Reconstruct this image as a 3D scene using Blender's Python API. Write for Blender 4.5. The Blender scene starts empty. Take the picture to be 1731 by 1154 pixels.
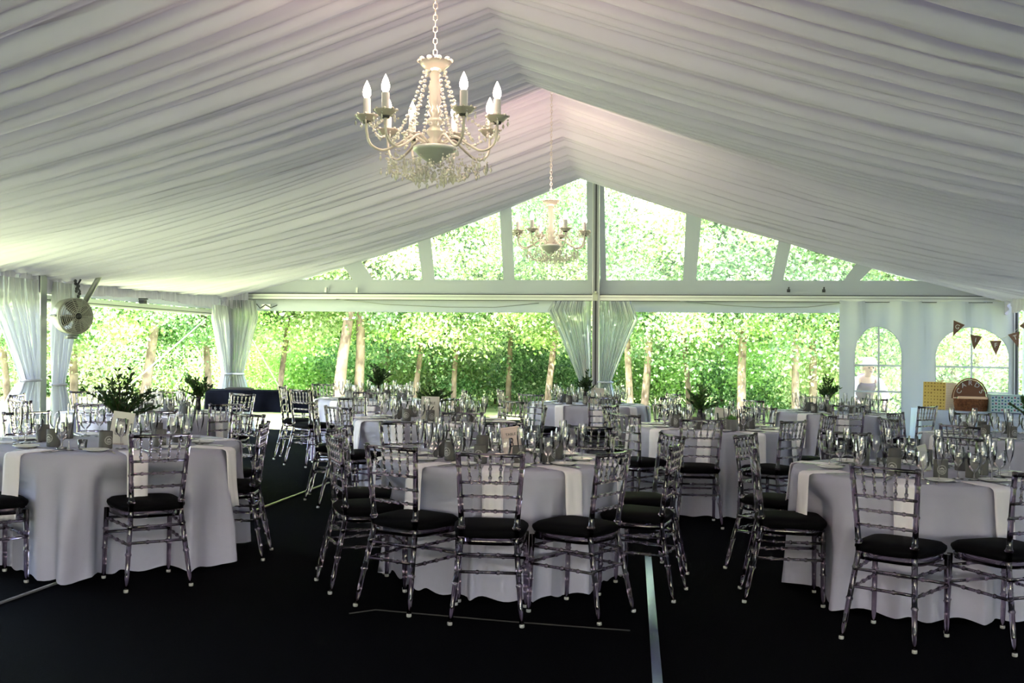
import bpy, bmesh, math, random
import numpy as np
from mathutils import Vector, Matrix
random.seed(7); np.random.seed(7)
PI = math.pi
sc = bpy.context.scene
C = sc.collection

# ------------------------------------------------------------------ camera, world, light, exposure
cam_d = bpy.data.cameras.new('camera'); cam = bpy.data.objects.new('camera', cam_d); C.objects.link(cam)
sc.camera = cam
cam_d.sensor_width = 36.0; cam_d.lens = 1850 / 1731 * 36; cam_d.clip_end = 400
TH, RHO = 9.3 / 1850, 0.0255
f_ = Vector((0, math.cos(TH), math.sin(TH))); r_ = Vector((1, 0, 0)); u_ = r_.cross(f_)
R_ = math.cos(RHO) * r_ + math.sin(RHO) * u_; U_ = -math.sin(RHO) * r_ + math.cos(RHO) * u_
cam.matrix_world = Matrix(((R_.x, U_.x, -f_.x, 0), (R_.y, U_.y, -f_.y, 0), (R_.z, U_.z, -f_.z, 1.488), (0, 0, 0, 1)))

sc.view_settings.view_transform = 'Standard'; sc.view_settings.look = 'None'
sc.view_settings.gamma = 1.0; sc.view_settings.use_curve_mapping = False
sc.view_settings.exposure = 2.12
sc.cycles.use_denoising = True
sc.cycles.max_bounces = 10; sc.cycles.diffuse_bounces = 4; sc.cycles.glossy_bounces = 4
sc.cycles.transmission_bounces = 8; sc.cycles.transparent_max_bounces = 24
sc.cycles.sample_clamp_indirect = 6.0
sc.cycles.caustics_reflective = False; sc.cycles.caustics_refractive = False

SUN_EL, SUN_AZ = math.radians(54), math.radians(198)       # azimuth the light comes from, clockwise from +Y
w = bpy.data.worlds.new('sky'); sc.world = w; w.use_nodes = True
nt = w.node_tree; bg = nt.nodes['Background']
sky = nt.nodes.new('ShaderNodeTexSky'); sky.sky_type = 'NISHITA'; sky.sun_disc = False
sky.sun_elevation = SUN_EL; sky.sun_rotation = SUN_AZ; sky.dust_density = 3.5; sky.air_density = 1.0
nt.links.new(sky.outputs[0], bg.inputs[0]); bg.inputs[1].default_value = 1.0
sd = bpy.data.lights.new('sun', 'SUN'); sd.energy = 14.5; sd.angle = math.radians(0.6); sd.color = (1.0, 0.97, 0.94)
sun = bpy.data.objects.new('sun', sd); C.objects.link(sun)
sdir = Vector((math.sin(SUN_AZ) * math.cos(SUN_EL), math.cos(SUN_AZ) * math.cos(SUN_EL), math.sin(SUN_EL)))
sun.rotation_euler = sdir.to_track_quat('Z', 'Y').to_euler(); sun.location = sdir * 60

# ------------------------------------------------------------------ materials
def mat(name, col, rough=0.6, metal=0.0, trans=0.0, ior=1.45, emit=None, es=0, spec=0.5, alpha=1.0):
    m = bpy.data.materials.new(name); m.use_nodes = True
    b = m.node_tree.nodes['Principled BSDF']
    b.inputs['Base Color'].default_value = (*col, 1); b.inputs['Roughness'].default_value = rough
    b.inputs['Metallic'].default_value = metal; b.inputs['Transmission Weight'].default_value = trans
    b.inputs['IOR'].default_value = ior; b.inputs['Specular IOR Level'].default_value = spec
    if emit: b.inputs['Emission Color'].default_value = (*emit, 1); b.inputs['Emission Strength'].default_value = es
    return m
def noise_col(m, c1, c2, scale=8, detail=4, lo=0.35, hi=0.65, bump=0.0, bscale=60, coord='Object'):
    t = m.node_tree; b = t.nodes['Principled BSDF']
    tc = t.nodes.new('ShaderNodeTexCoord'); n = t.nodes.new('ShaderNodeTexNoise')
    n.inputs['Scale'].default_value = scale; n.inputs['Detail'].default_value = detail
    r = t.nodes.new('ShaderNodeValToRGB'); r.color_ramp.elements[0].position = lo; r.color_ramp.elements[1].position = hi
    r.color_ramp.elements[0].color = (*c1, 1); r.color_ramp.elements[1].color = (*c2, 1)
    t.links.new(tc.outputs[coord], n.inputs['Vector']); t.links.new(n.outputs['Fac'], r.inputs['Fac'])
    t.links.new(r.outputs['Color'], b.inputs['Base Color'])
    if bump:
        n2 = t.nodes.new('ShaderNodeTexNoise'); n2.inputs['Scale'].default_value = bscale
        bp = t.nodes.new('ShaderNodeBump'); bp.inputs['Strength'].default_value = bump; bp.inputs['Distance'].default_value = 0.01
        t.links.new(tc.outputs[coord], n2.inputs['Vector']); t.links.new(n2.outputs['Fac'], bp.inputs['Height'])
        t.links.new(bp.outputs['Normal'], b.inputs['Normal'])
    return m
def thin(name, col, tcol, fac, gloss=0.0, haze=None):
    """diffuse + translucent sheet, optional clear part (haze = share that is NOT clear)"""
    m = bpy.data.materials.new(name); m.use_nodes = True; t = m.node_tree; t.nodes.clear()
    o = t.nodes.new('ShaderNodeOutputMaterial'); d = t.nodes.new('ShaderNodeBsdfDiffuse'); tr = t.nodes.new('ShaderNodeBsdfTranslucent')
    d.inputs[0].default_value = (*col, 1); tr.inputs[0].default_value = (*tcol, 1)
    mx = t.nodes.new('ShaderNodeMixShader'); mx.inputs[0].default_value = fac
    t.links.new(d.outputs[0], mx.inputs[1]); t.links.new(tr.outputs[0], mx.inputs[2]); out = mx
    if haze is not None:
        tp_ = t.nodes.new('ShaderNodeBsdfTransparent'); m2 = t.nodes.new('ShaderNodeMixShader'); m2.inputs[0].default_value = haze
        t.links.new(tp_.outputs[0], m2.inputs[1]); t.links.new(out.outputs[0], m2.inputs[2]); out = m2
    if gloss:
        g = t.nodes.new('ShaderNodeBsdfGlossy'); g.inputs['Roughness'].default_value = 0.18
        fr = t.nodes.new('ShaderNodeFresnel'); fr.inputs[0].default_value = 1.45
        mu = t.nodes.new('ShaderNodeMath'); mu.operation = 'MULTIPLY'; mu.inputs[1].default_value = gloss
        m3 = t.nodes.new('ShaderNodeMixShader'); t.links.new(fr.outputs[0], mu.inputs[0]); t.links.new(mu.outputs[0], m3.inputs[0])
        t.links.new(out.outputs[0], m3.inputs[1]); t.links.new(g.outputs[0], m3.inputs[2]); out = m3
    t.links.new(out.outputs[0], o.inputs[0]); return m
def thin_glass(name, tint, base=0.0, ior=1.5, rough=0.02):
    """thin-walled clear glass: see-through plus fresnel reflection"""
    m = bpy.data.materials.new(name); m.use_nodes = True; t = m.node_tree; t.nodes.clear()
    o = t.nodes.new('ShaderNodeOutputMaterial'); a = t.nodes.new('ShaderNodeBsdfTransparent'); g = t.nodes.new('ShaderNodeBsdfGlossy')
    a.inputs[0].default_value = (*tint, 1); g.inputs['Roughness'].default_value = rough
    lw = t.nodes.new('ShaderNodeFresnel'); lw.inputs[0].default_value = ior
    ad = t.nodes.new('ShaderNodeMath'); ad.inputs[1].default_value = base; ad.use_clamp = True
    mx = t.nodes.new('ShaderNodeMixShader'); t.links.new(lw.outputs[0], ad.inputs[0]); t.links.new(ad.outputs[0], mx.inputs[0])
    t.links.new(a.outputs[0], mx.inputs[1]); t.links.new(g.outputs[0], mx.inputs[2]); t.links.new(mx.outputs[0], o.inputs[0]); return m
def leafmat(name, cols, fac=0.45, spec=0.15):
    m = bpy.data.materials.new(name); m.use_nodes = True; t = m.node_tree; t.nodes.clear()
    o = t.nodes.new('ShaderNodeOutputMaterial'); d = t.nodes.new('ShaderNodeBsdfDiffuse'); tr = t.nodes.new('ShaderNodeBsdfTranslucent')
    g = t.nodes.new('ShaderNodeNewGeometry'); r = t.nodes.new('ShaderNodeValToRGB'); oi = t.nodes.new('ShaderNodeObjectInfo')
    hs = t.nodes.new('ShaderNodeHueSaturation'); mr = t.nodes.new('ShaderNodeMapRange')
    mr.inputs['To Min'].default_value = 0.5; mr.inputs['To Max'].default_value = 1.35
    el = r.color_ramp.elements
    while len(el) < len(cols): el.new(0.5)
    for i, c in enumerate(cols): el[i].position = i / (len(cols) - 1); el[i].color = (*c, 1)
    t.links.new(g.outputs['Random Per Island'], r.inputs[0]); t.links.new(oi.outputs['Random'], mr.inputs[0])
    t.links.new(mr.outputs[0], hs.inputs['Value']); t.links.new(r.outputs[0], hs.inputs['Color'])
    t.links.new(hs.outputs[0], d.inputs[0]); t.links.new(hs.outputs[0], tr.inputs[0])
    mx = t.nodes.new('ShaderNodeMixShader'); mx.inputs[0].default_value = fac
    t.links.new(d.outputs[0], mx.inputs[1]); t.links.new(tr.outputs[0], mx.inputs[2])
    gl = t.nodes.new('ShaderNodeBsdfGlossy'); gl.inputs['Roughness'].default_value = 0.35
    m2 = t.nodes.new('ShaderNodeMixShader'); m2.inputs[0].default_value = spec
    t.links.new(mx.outputs[0], m2.inputs[1]); t.links.new(gl.outputs[0], m2.inputs[2]); t.links.new(m2.outputs[0], o.inputs[0]); return m

M = {}
M['liner'] = thin('liner_fabric', (0.56, 0.54, 0.655), (0.80, 0.81, 0.84), 0.004)
M['vinyl'] = thin('white_vinyl', (0.52, 0.535, 0.63), (0.75, 0.78, 0.85), 0.05, gloss=0.12)
M['curtain'] = thin('curtain_vinyl', (0.40, 0.41, 0.47), (0.40, 0.41, 0.47), 0.26, gloss=0.5, haze=0.86)
M['pane'] = thin('clear_vinyl', (0.85, 0.87, 0.87), (0.9, 0.92, 0.92), 0.5, gloss=0.5, haze=0.05)
M['pane_hazy'] = thin('hazy_vinyl', (0.85, 0.87, 0.87), (0.95, 0.95, 0.95), 0.5, gloss=0.5, haze=0.10)
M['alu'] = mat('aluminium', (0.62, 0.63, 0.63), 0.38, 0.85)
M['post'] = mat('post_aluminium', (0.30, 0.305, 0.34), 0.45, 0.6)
M['alu_dark'] = mat('aluminium_slot', (0.05, 0.05, 0.06), 0.5, 0.3)
M['pipe'] = mat('grey_pipe', (0.30, 0.31, 0.30), 0.4, 0.7)
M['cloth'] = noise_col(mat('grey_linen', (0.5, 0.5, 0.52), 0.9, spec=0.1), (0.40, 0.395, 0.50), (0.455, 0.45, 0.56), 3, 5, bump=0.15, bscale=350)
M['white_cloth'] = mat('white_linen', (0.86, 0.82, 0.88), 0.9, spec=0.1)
M['blue_cloth'] = mat('pale_blue_cloth', (0.55, 0.62, 0.80), 0.9, spec=0.1)
M['black_cloth'] = noise_col(mat('black_cloth', (0.01, 0.01, 0.014), 0.9, spec=0.05), (0.002, 0.0025, 0.005), (0.005, 0.006, 0.012), 5, 3)
M['cushion'] = mat('black_vinyl_cushion', (0.0022, 0.0022, 0.003), 0.8, spec=0.08)
M['resin'] = mat('smoky_resin', (0.30, 0.24, 0.32), 0.04, 0, 1.0, 1.5)
M['resin_foot'] = mat('clear_foot_cap', (0.42, 0.42, 0.40), 0.25)
M['glass'] = thin_glass('table_glass', (0.99, 0.99, 0.99), 0.09)
M['silver'] = mat('cutlery_steel', (0.75, 0.74, 0.72), 0.18, 1.0)
M['china'] = mat('white_china', (0.80, 0.80, 0.78), 0.15)
M['foam'] = mat('grey_foam_sleeve', (0.13, 0.13, 0.125), 0.85)
M['print'] = mat('pale_print', (0.62, 0.62, 0.60), 0.8)
M['card'] = mat('cream_card', (0.72, 0.70, 0.64), 0.8)
M['card_pink'] = mat('pinkish_card', (0.72, 0.60, 0.55), 0.8)
M['card_trim'] = mat('card_trim', (0.50, 0.42, 0.38), 0.8)
M['ink'] = mat('black_ink', (0.012, 0.012, 0.012), 0.7)
M['leaf_dark'] = leafmat('centrepiece_leaf', [(0.012, 0.035, 0.008), (0.03, 0.09, 0.015), (0.06, 0.14, 0.03)], 0.3, 0.06)
M['leaf_herb'] = leafmat('herb_leaf', [(0.10, 0.28, 0.06), (0.22, 0.45, 0.12)], 0.4, 0.05)
M['stem'] = mat('plant_stem', (0.06, 0.05, 0.02), 0.8)
M['dark_vase'] = mat('dark_glass_vase', (0.015, 0.015, 0.018), 0.15)
M['zinc'] = mat('zinc_pot', (0.28, 0.28, 0.27), 0.5, 0.4)
M['wax'] = mat('white_candle', (0.50, 0.49, 0.50), 0.5)
M['bulb'] = mat('lit_bulb', (1, 0.93, 0.85), 0.3, emit=(1.0, 0.80, 0.62), es=9.0)
M['crystal'] = mat('crystal_bead', (0.95, 0.90, 0.85), 0.08, 0, 0.45, 1.5)
M['ch_column'] = mat('chandelier_glass', (0.86, 0.78, 0.72), 0.15, 0, 0.35, 1.5)
M['ch_metal'] = mat('chandelier_metal', (0.66, 0.60, 0.54), 0.3, 0.4)
M['ch_grey'] = mat('chandelier_bowl', (0.58, 0.60, 0.59), 0.3, 0.1)
M['fan_white'] = mat('fan_enamel', (0.36, 0.36, 0.31), 0.45)
M['fan_blade'] = mat('fan_blade', (0.07, 0.065, 0.06), 0.4)
M['kraft'] = mat('brown_kraft', (0.16, 0.085, 0.06), 0.9)
M['wicker'] = noise_col(mat('red_wicker', (0.2, 0.07, 0.03), 0.6), (0.14, 0.045, 0.02), (0.30, 0.12, 0.05), 40, 2, bump=0.5, bscale=120)
M['wicker_lid'] = mat('wicker_lid', (0.17, 0.075, 0.045), 0.7)
M['ribbon'] = mat('peach_ribbon', (0.85, 0.62, 0.45), 0.6)
M['silver_letter'] = mat('silver_letter', (0.55, 0.55, 0.58), 0.4, 0.2)
M['rope'] = mat('pale_rope', (0.62, 0.60, 0.50), 0.9)
M['bark'] = noise_col(mat('bark', (0.2, 0.15, 0.11), 0.9), (0.07, 0.05, 0.038), (0.22, 0.17, 0.135), 4, 6, bump=0.6, bscale=14)
M['leafA'] = leafmat('leaf_bright', [(0.16, 0.34, 0.07), (0.34, 0.52, 0.15), (0.64, 0.76, 0.42)], 0.55, 0.05)
M['leafB'] = leafmat('leaf_mid', [(0.04, 0.12, 0.035), (0.15, 0.32, 0.11), (0.42, 0.60, 0.34)], 0.55, 0.05)
M['leafC'] = leafmat('leaf_pale', [(0.26, 0.40, 0.14), (0.52, 0.64, 0.34), (0.82, 0.86, 0.64)], 0.55, 0.05)
M['skin'] = mat('skin', (0.62, 0.38, 0.30), 0.6)
M['shirt'] = mat('mauve_top', (0.14, 0.08, 0.11), 0.9)
M['sleeve'] = mat('white_sleeve', (0.85, 0.83, 0.82), 0.9)
M['cap'] = mat('white_hat', (0.88, 0.87, 0.84), 0.9)
M['trouser'] = mat('pale_trousers', (0.65, 0.62, 0.58), 0.9)
M['grass'] = noise_col(mat('lawn_grass', (0.1, 0.2, 0.04), 0.95, spec=0.1), (0.20, 0.28, 0.09), (0.42, 0.46, 0.24), 0.9, 8, bump=0.6, bscale=30)
M['plastic_black'] = mat('black_plastic', (0.012, 0.012, 0.015), 0.4)
# carpet: near-black, fine pile
M['carpet'] = noise_col(mat('black_carpet', (0.006, 0.006, 0.008), 1.0, spec=0.03), (0.0010, 0.0011, 0.0017), (0.0040, 0.0045, 0.0072), 90, 6, 0.3, 0.75, bump=0.9, bscale=420)
M['strip'] = mat('polished_floor_strip', (0.20, 0.24, 0.58), 0.22, 1.0)  # reflected sky put into the metal colour as a blue tint
# gold box with ring print, dotted box
def pattern_box(name, base, dots, scale, ring=False):
    m = mat(name, base, 0.5); t = m.node_tree; b = t.nodes['Principled BSDF']
    tc = t.nodes.new('ShaderNodeTexCoord'); v = t.nodes.new('ShaderNodeTexVoronoi'); v.inputs['Scale'].default_value = scale
    v.inputs['Randomness'].default_value = 0.03 if not ring else 0.1
    r = t.nodes.new('ShaderNodeValToRGB'); r.color_ramp.interpolation = 'CONSTANT'
    e = r.color_ramp.elements
    mx = t.nodes.new('ShaderNodeMix'); mx.data_type = 'RGBA'
    if ring:
        e[0].position = 0; e[0].color = (0, 0, 0, 1); e[1].position = 0.30; e[1].color = (1, 1, 1, 1)
        k = e.new(0.42); k.color = (0, 0, 0, 1)
        mx.inputs[7].default_value = (*dots, 1)
    else:
        e[0].position = 0; e[0].color = (1, 1, 1, 1); e[1].position = 0.34; e[1].color = (0, 0, 0, 1)
        h = t.nodes.new('ShaderNodeHueSaturation'); h.inputs['Saturation'].default_value = 1.1; h.inputs['Value'].default_value = 0.16
        t.links.new(v.outputs['Color'], h.inputs['Color']); t.links.new(h.outputs[0], mx.inputs[7])
    mx.inputs[6].default_value = (*base, 1)
    t.links.new(tc.outputs['Object'], v.inputs['Vector']); t.links.new(v.outputs['Distance'], r.inputs[0])
    t.links.new(r.outputs[0], mx.inputs[0]); t.links.new(mx.outputs[2], b.inputs['Base Color']); return m
M['gold_print'] = pattern_box('gold_ring_paper', (0.52, 0.36, 0.09), (0.20, 0.11, 0.015), 22, True)
M['peach_print'] = pattern_box('peach_dot_paper', (0.85, 0.66, 0.46), (0.62, 0.42, 0.25), 40, True)
M['blue_print'] = mat('pale_blue_paper', (0.42, 0.56, 0.60), 0.5)

# ------------------------------------------------------------------ mesh helpers
class MB:
    def __init__(s): s.v = []; s.f = []
    def add(s, vs, fs):
        n = len(s.v); s.v += [tuple(p) for p in vs]; s.f += [tuple(i + n for i in f) for f in fs]; return s
    def box(s, c, d, rz=0.0, rot=None):
        hx, hy, hz = d[0] / 2, d[1] / 2, d[2] / 2
        vs = [Vector((x, y, z)) for x in (-hx, hx) for y in (-hy, hy) for z in (-hz, hz)]
        m = rot if rot is not None else Matrix.Rotation(rz, 3, 'Z')
        return s.add([m @ p + Vector(c) for p in vs], [(0, 1, 3, 2), (4, 6, 7, 5), (0, 4, 5, 1), (2, 3, 7, 6), (0, 2, 6, 4), (1, 5, 7, 3)])
    def hexa(s, a, b):      # two quads -> solid
        return s.add(list(a) + list(b), [(3, 2, 1, 0), (4, 5, 6, 7), (0, 1, 5, 4), (1, 2, 6, 5), (2, 3, 7, 6), (3, 0, 4, 7)])
    def tube(s, pts, rs, n=8, cap=True, up=None):
        pts = [Vector(p) for p in pts]
        if not hasattr(rs, '__len__'): rs = [rs] * len(pts)
        vs = []; fs = []; prev = None
        for i, p in enumerate(pts):
            d = (pts[min(i + 1, len(pts) - 1)] - pts[max(i - 1, 0)])
            d = d.normalized() if d.length > 1e-9 else Vector((0, 0, 1))
            if prev is None:
                a = d.orthogonal().normalized() if up is None else (Vector(up) - d * Vector(up).dot(d)).normalized()
            else: a = (prev - d * prev.dot(d)); a = a.normalized() if a.length > 1e-6 else d.orthogonal().normalized()
            prev = a; b = d.cross(a)
            for k in range(n):
                t = 2 * PI * k / n; vs.append(p + (a * math.cos(t) + b * math.sin(t)) * rs[i])
        for i in range(len(pts) - 1):
            for k in range(n): fs.append((i * n + k, i * n + (k + 1) % n, (i + 1) * n + (k + 1) % n, (i + 1) * n + k))
        if cap: fs.append(tuple(range(n - 1, -1, -1))); fs.append(tuple((len(pts) - 1) * n + k for k in range(n)))
        return s.add(vs, fs)
    def lathe(s, prof, n=16, c=(0, 0, 0), rot=None, cap=False):
        vs = []; fs = []; c = Vector(c)
        for r, z in prof:
            for k in range(n):
                t = 2 * PI * k / n; p = Vector((r * math.cos(t), r * math.sin(t), z))
                vs.append((rot @ p if rot is not None else p) + c)
        for i in range(len(prof) - 1):
            for k in range(n): fs.append((i * n + k, i * n + (k + 1) % n, (i + 1) * n + (k + 1) % n, (i + 1) * n + k))
        if cap: fs.append(tuple(range(n - 1, -1, -1))); fs.append(tuple((len(prof) - 1) * n + k for k in range(n)))
        return s.add(vs, fs)
    def ball(s, c, r, n=6, m=4, sz=1.0):
        prof = [(r * math.sin(PI * i / m) + 1e-5, -r * sz * math.cos(PI * i / m)) for i in range(m + 1)]
        return s.lathe(prof, n, c)
    def grid(s, P):         # P[i][j] points
        a, b = len(P), len(P[0]); vs = [p for row in P for p in row]
        return s.add(vs, [(i * b + j, i * b + j + 1, (i + 1) * b + j + 1, (i + 1) * b + j) for i in range(a - 1) for j in range(b - 1)])
    def mesh(s, name, smooth=True):
        me = bpy.data.meshes.new(name); me.from_pydata([tuple(p) for p in s.v], [], s.f)
        if smooth: me.polygons.foreach_set('use_smooth', [True] * len(me.polygons))
        me.update(); return me
    def build(s, name, m, parent=None, smooth=True, loc=None, rz=None, auto=None):
        me = s.mesh(name, smooth); me.materials.append(m)
        if auto: 
            try: me.set_sharp_from_angle(angle=math.radians(auto))
            except Exception: pass
        o = bpy.data.objects.new(name, me); C.objects.link(o)
        if parent is not None: o.parent = parent
        if loc is not None: o.location = loc
        if rz is not None: o.rotation_euler = (0, 0, rz)
        return o
def tag(o, label=None, cat=None, group=None, kind=None):
    if label: o['label'] = label
    if cat: o['category'] = cat
    if group: o['group'] = group
    if kind: o['kind'] = kind
    return o
def empty(name, loc=(0, 0, 0), rz=0.0, label=None, cat=None, group=None, kind=None):
    o = bpy.data.objects.new(name, None); C.objects.link(o); o.location = loc; o.rotation_euler = (0, 0, rz); o.empty_display_size = 0.1
    return tag(o, label, cat, group, kind)
def copy_tree(o, parent=None, label=None, loc=None, rz=None, group=None):
    c = o.copy(); C.objects.link(c)
    if parent is not None: c.parent = parent
    if label: c['label'] = label
    if group: c['group'] = group
    if loc is not None: c.location = loc
    if rz is not None: c.rotation_euler[2] = rz
    for ch in o.children: copy_tree(ch, c)
    return c
def text_obj(name, txt, size, m, parent, loc, rot, extrude=0.0008, sx=1.0, sy=1.0):
    cu = bpy.data.curves.new('tmp', 'FONT'); cu.body = txt; cu.size = size; cu.align_x = 'CENTER'; cu.align_y = 'CENTER'; cu.extrude = extrude
    cu.resolution_u = 3
    t = bpy.data.objects.new('tmp', cu); C.objects.link(t)
    dg = bpy.context.evaluated_depsgraph_get(); dg.update()
    me = bpy.data.meshes.new_from_object(t.evaluated_get(dg)); me.name = name
    bpy.data.objects.remove(t); bpy.data.curves.remove(cu)
    me.materials.clear(); me.materials.append(m)
    o = bpy.data.objects.new(name, me); C.objects.link(o)
    if parent is not None: o.parent = parent
    o.location = loc; o.rotation_euler = rot; o.scale = (sx, sy, 1); return o

# tent frame: u across (right +), v from the far gable toward the camera, z up; posts stand plumb on slightly sloping ground
TA = math.atan(0.1486); CS, SN = math.cos(TA), math.sin(TA); YG = 17.2; XG = 146 / 1850 * YG
def tp(u, v, z): return Vector((XG + CS * u - SN * v - 0.02 * z, YG - SN * u - CS * v, z + 0.0144 * u * min(1, z / 2)))
DU = Vector((CS, -SN, 0)); DV = Vector((-SN, -CS, 0)); TRZ = -TA

# ------------------------------------------------------------------ ground, carpet
MB().box((0, 20, -0.30), (220, 200, 0.2)).build('lawn_ground', M['grass'], smooth=False)['kind'] = 'structure'
fl = MB(); a, b, c_, d_ = [tp(u, v, 0) for u, v in ((-6.4, 0.6), (6.4, 0.6), (6.4, 27), (-6.4, 27))]
a, b, c_, d_ = [tp(u, v, 0) for u, v in ((-6.5, -0.5), (6.5, -0.5), (6.5, 27), (-6.5, 27))]
for p in (a, b, c_, d_): p.z = 0
lo = [p - Vector((0, 0, 0.2)) for p in (a, b, c_, d_)]
fl.hexa(lo, [a, b, c_, d_]).build('floor', M['carpet'], smooth=False)['kind'] = 'structure'
def strip(name, p0, p1, w_, m, label, cat='floor strip'):
    p0 = Vector((*p0, 0)); p1 = Vector((*p1, 0)); d = (p1 - p0); L = d.length; mid = (p0 + p1) / 2
    mb = MB().box((0, 0, 0.004), (L, w_, 0.008)); mb.box((0, 0, 0.0095), (L, w_ * 0.55, 0.003))
    o = mb.build(name, m, smooth=False, loc=mid, rz=math.atan2(d.y, d.x)); return tag(o, label, cat)
strip('floor_strip', (0.37, 2.0), (1.02, 7.9), 0.046, M['strip'], 'polished metal floor strip beside the centre table marked 3')
strip('floor_strip', (-2.85, 5.7), (-2.66, 6.75), 0.022, M['alu'], 'thin dull floor strip in front of the table marked 1')
strip('floor_strip', (-2.22, 9.5), (-1.9, 11.6), 0.022, mat('brass_strip', (0.75, 0.72, 0.5), 0.3, 0.8), 'thin pale floor strip crossing the aisle left of centre')
cb = MB().tube([(-0.85, 5.98, 0.012), (-0.72, 6.08, 0.012), (-0.4, 6.0, 0.012), (0.0, 5.90, 0.012), (0.4, 5.82, 0.012), (0.66, 5.77, 0.012)], 0.004, 6)
tag(cb.build('floor_cable', mat('dull_cable', (0.03, 0.028, 0.028), 0.8)), 'thin dark cable on the carpet in front of the centre table', 'cable')

# ------------------------------------------------------------------ tent liner (draped ceiling)
RV = [-0.2, 1.0, 1.8, 2.6, 3.3, 3.9, 4.4, 4.9, 5.4, 5.9, 6.4, 7.0, 7.6, 8.3, 9.2, 10.1, 10.8, 11.4, 12.1, 12.8, 13.5, 14.3, 15.2, 16.1, 16.8, 17.4, 18.1, 19.5, 21.0, 22.5, 24.0, 27.0]
RZ = [4.42, 4.26, 4.08, 3.88, 3.77, 3.73, 3.74, 3.80, 3.90, 4.03, 4.22, 4.03, 3.90, 3.77, 3.71, 3.79, 3.90, 4.02, 4.22, 4.02, 3.88, 3.76, 3.71, 3.78, 3.88, 4.02, 4.22, 3.85, 3.72, 3.85, 4.2, 4.1]
def liner_z(u, v):
    t = min(1.0, abs(u) / 6.12); rv = float(np.interp(v, RV, RZ)); full = 4.24 + 0.18 * max(0, 1 - max(v, 0) / 3.0)
    return 2.30 + (full - 2.30) * (1 - t) ** 1.12 - (full - rv) * (1 - t) ** 0.6
nv, nu = 1500, 26
vv = np.linspace(-0.15, 27.0, nv)
rs = np.random.RandomState(3)
ph = np.cumsum(0.8 + 0.5 * np.interp(vv, np.linspace(-0.2, 27.2, 150), rs.rand(150))); ph = ph * (27.15 / 0.125 / ph[-1]) * 2 * PI
amp = np.interp(vv, np.linspace(-0.2, 27.2, 240), 0.55 + 0.7 * rs.rand(240))
prof = (np.abs(np.sin(ph / 2)) ** 0.75) * 0.095 * amp + 0.024 * np.sin(ph * 0.37 + 1.0) + 0.02 * np.abs(np.sin(ph * 0.21 + 2))
us = [-6.12, -6.0, -5.8, -5.5, -5.1, -4.6, -4.0, -3.3, -2.6, -1.9, -1.2, -0.6, -0.15, 0, 0.15, 0.6, 1.2, 1.9, 2.6, 3.3, 4.0, 4.6, 5.1, 5.5, 5.8, 6.0, 6.12]
P = []
for i in range(nv):
    row = []
    for u in us:
        k = abs(u) / 6.12
        sh = 0.35 * math.sin(vv[i] * 0.9 + u * 0.5) * 0.06
        j = min(nv - 1, max(0, int(i + sh / (27.15 / nv))))
        z = liner_z(u, vv[i]) - prof[j] * (0.55 + 0.9 * math.sin(PI * min(1, k + 0.12)))
        row.append(tp(u, vv[i], z))
    P.append(row)
lin = MB().grid(P).build('ceiling', M['liner']); lin['kind'] = 'structure'

# valances (gathered skirts) below the liner at both eaves
def valance(name, U, v0, v1, side):
    n = int((v1 - v0) / 0.012); rows = [[], [], [], []]
    posts = [0, 5.5, 11.3, 17.1, 23]
    for i in range(n + 1):
        v = v0 + (v1 - v0) * i / n
        d = min(abs(v - p) for p in posts)
        rip = 0.022 * math.sin(v * 62 + 2 * math.sin(v * 5)) + 0.012 * math.sin(v * 23)
        sc_ = 0.27 - 0.05 * min(1, d / 0.8) + 0.018 * abs(math.sin(v * 6.3)) + 0.02 * math.sin(v * 1.7)
        if 0.28 < d < 0.62: sc_ *= 0.35 + 0.65 * abs(d - 0.45) / 0.17
        for k, (fz, fr) in enumerate(((0, 0.3), (0.3, 0.8), (0.75, 1.0), (1, 1.15))):
            rows[k].append(tp(U + side * (0.03 + rip * fr), v, 2.335 - sc_ * fz))
    o = MB().grid(rows).build(name, M['liner']); o['kind'] = 'structure'; return o
valance('trim_1', -6.06, -0.05, 26.5, 1)
valance('trim_2', 6.06, -0.05, 26.5, -1)
for nm, sg in (('trim_6', -1), ('trim_7', 1)):  # added eave flaps that keep sun out of the gap beside the liner
    MB().grid([[tp(sg * 5.98, v, 2.44) for v in np.linspace(-0.3, 27.1, 30)], [tp(sg * 6.3, v, 2.40) for v in np.linspace(-0.3, 27.1, 30)], [tp(sg * 6.62, v, 2.30) for v in np.linspace(-0.3, 27.1, 30)]]).build(nm, M['vinyl'])['kind'] = 'structure'
# skirt round the corner post
rows = [[], [], []]
for i in range(60):
    u = -6.08 + 0.42 * i / 59; rip = 0.018 * math.sin(i * 0.95)
    for k, fz in enumerate((2.36, 2.2, 2.08 + 0.01 * math.sin(i * .4))): rows[k].append(tp(u, 0.32 + rip * (0.4 + k * 0.4) - 0.12 * (i / 59), fz))
MB().grid(rows).build('trim_3', M['liner'])['kind'] = 'structure'

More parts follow.
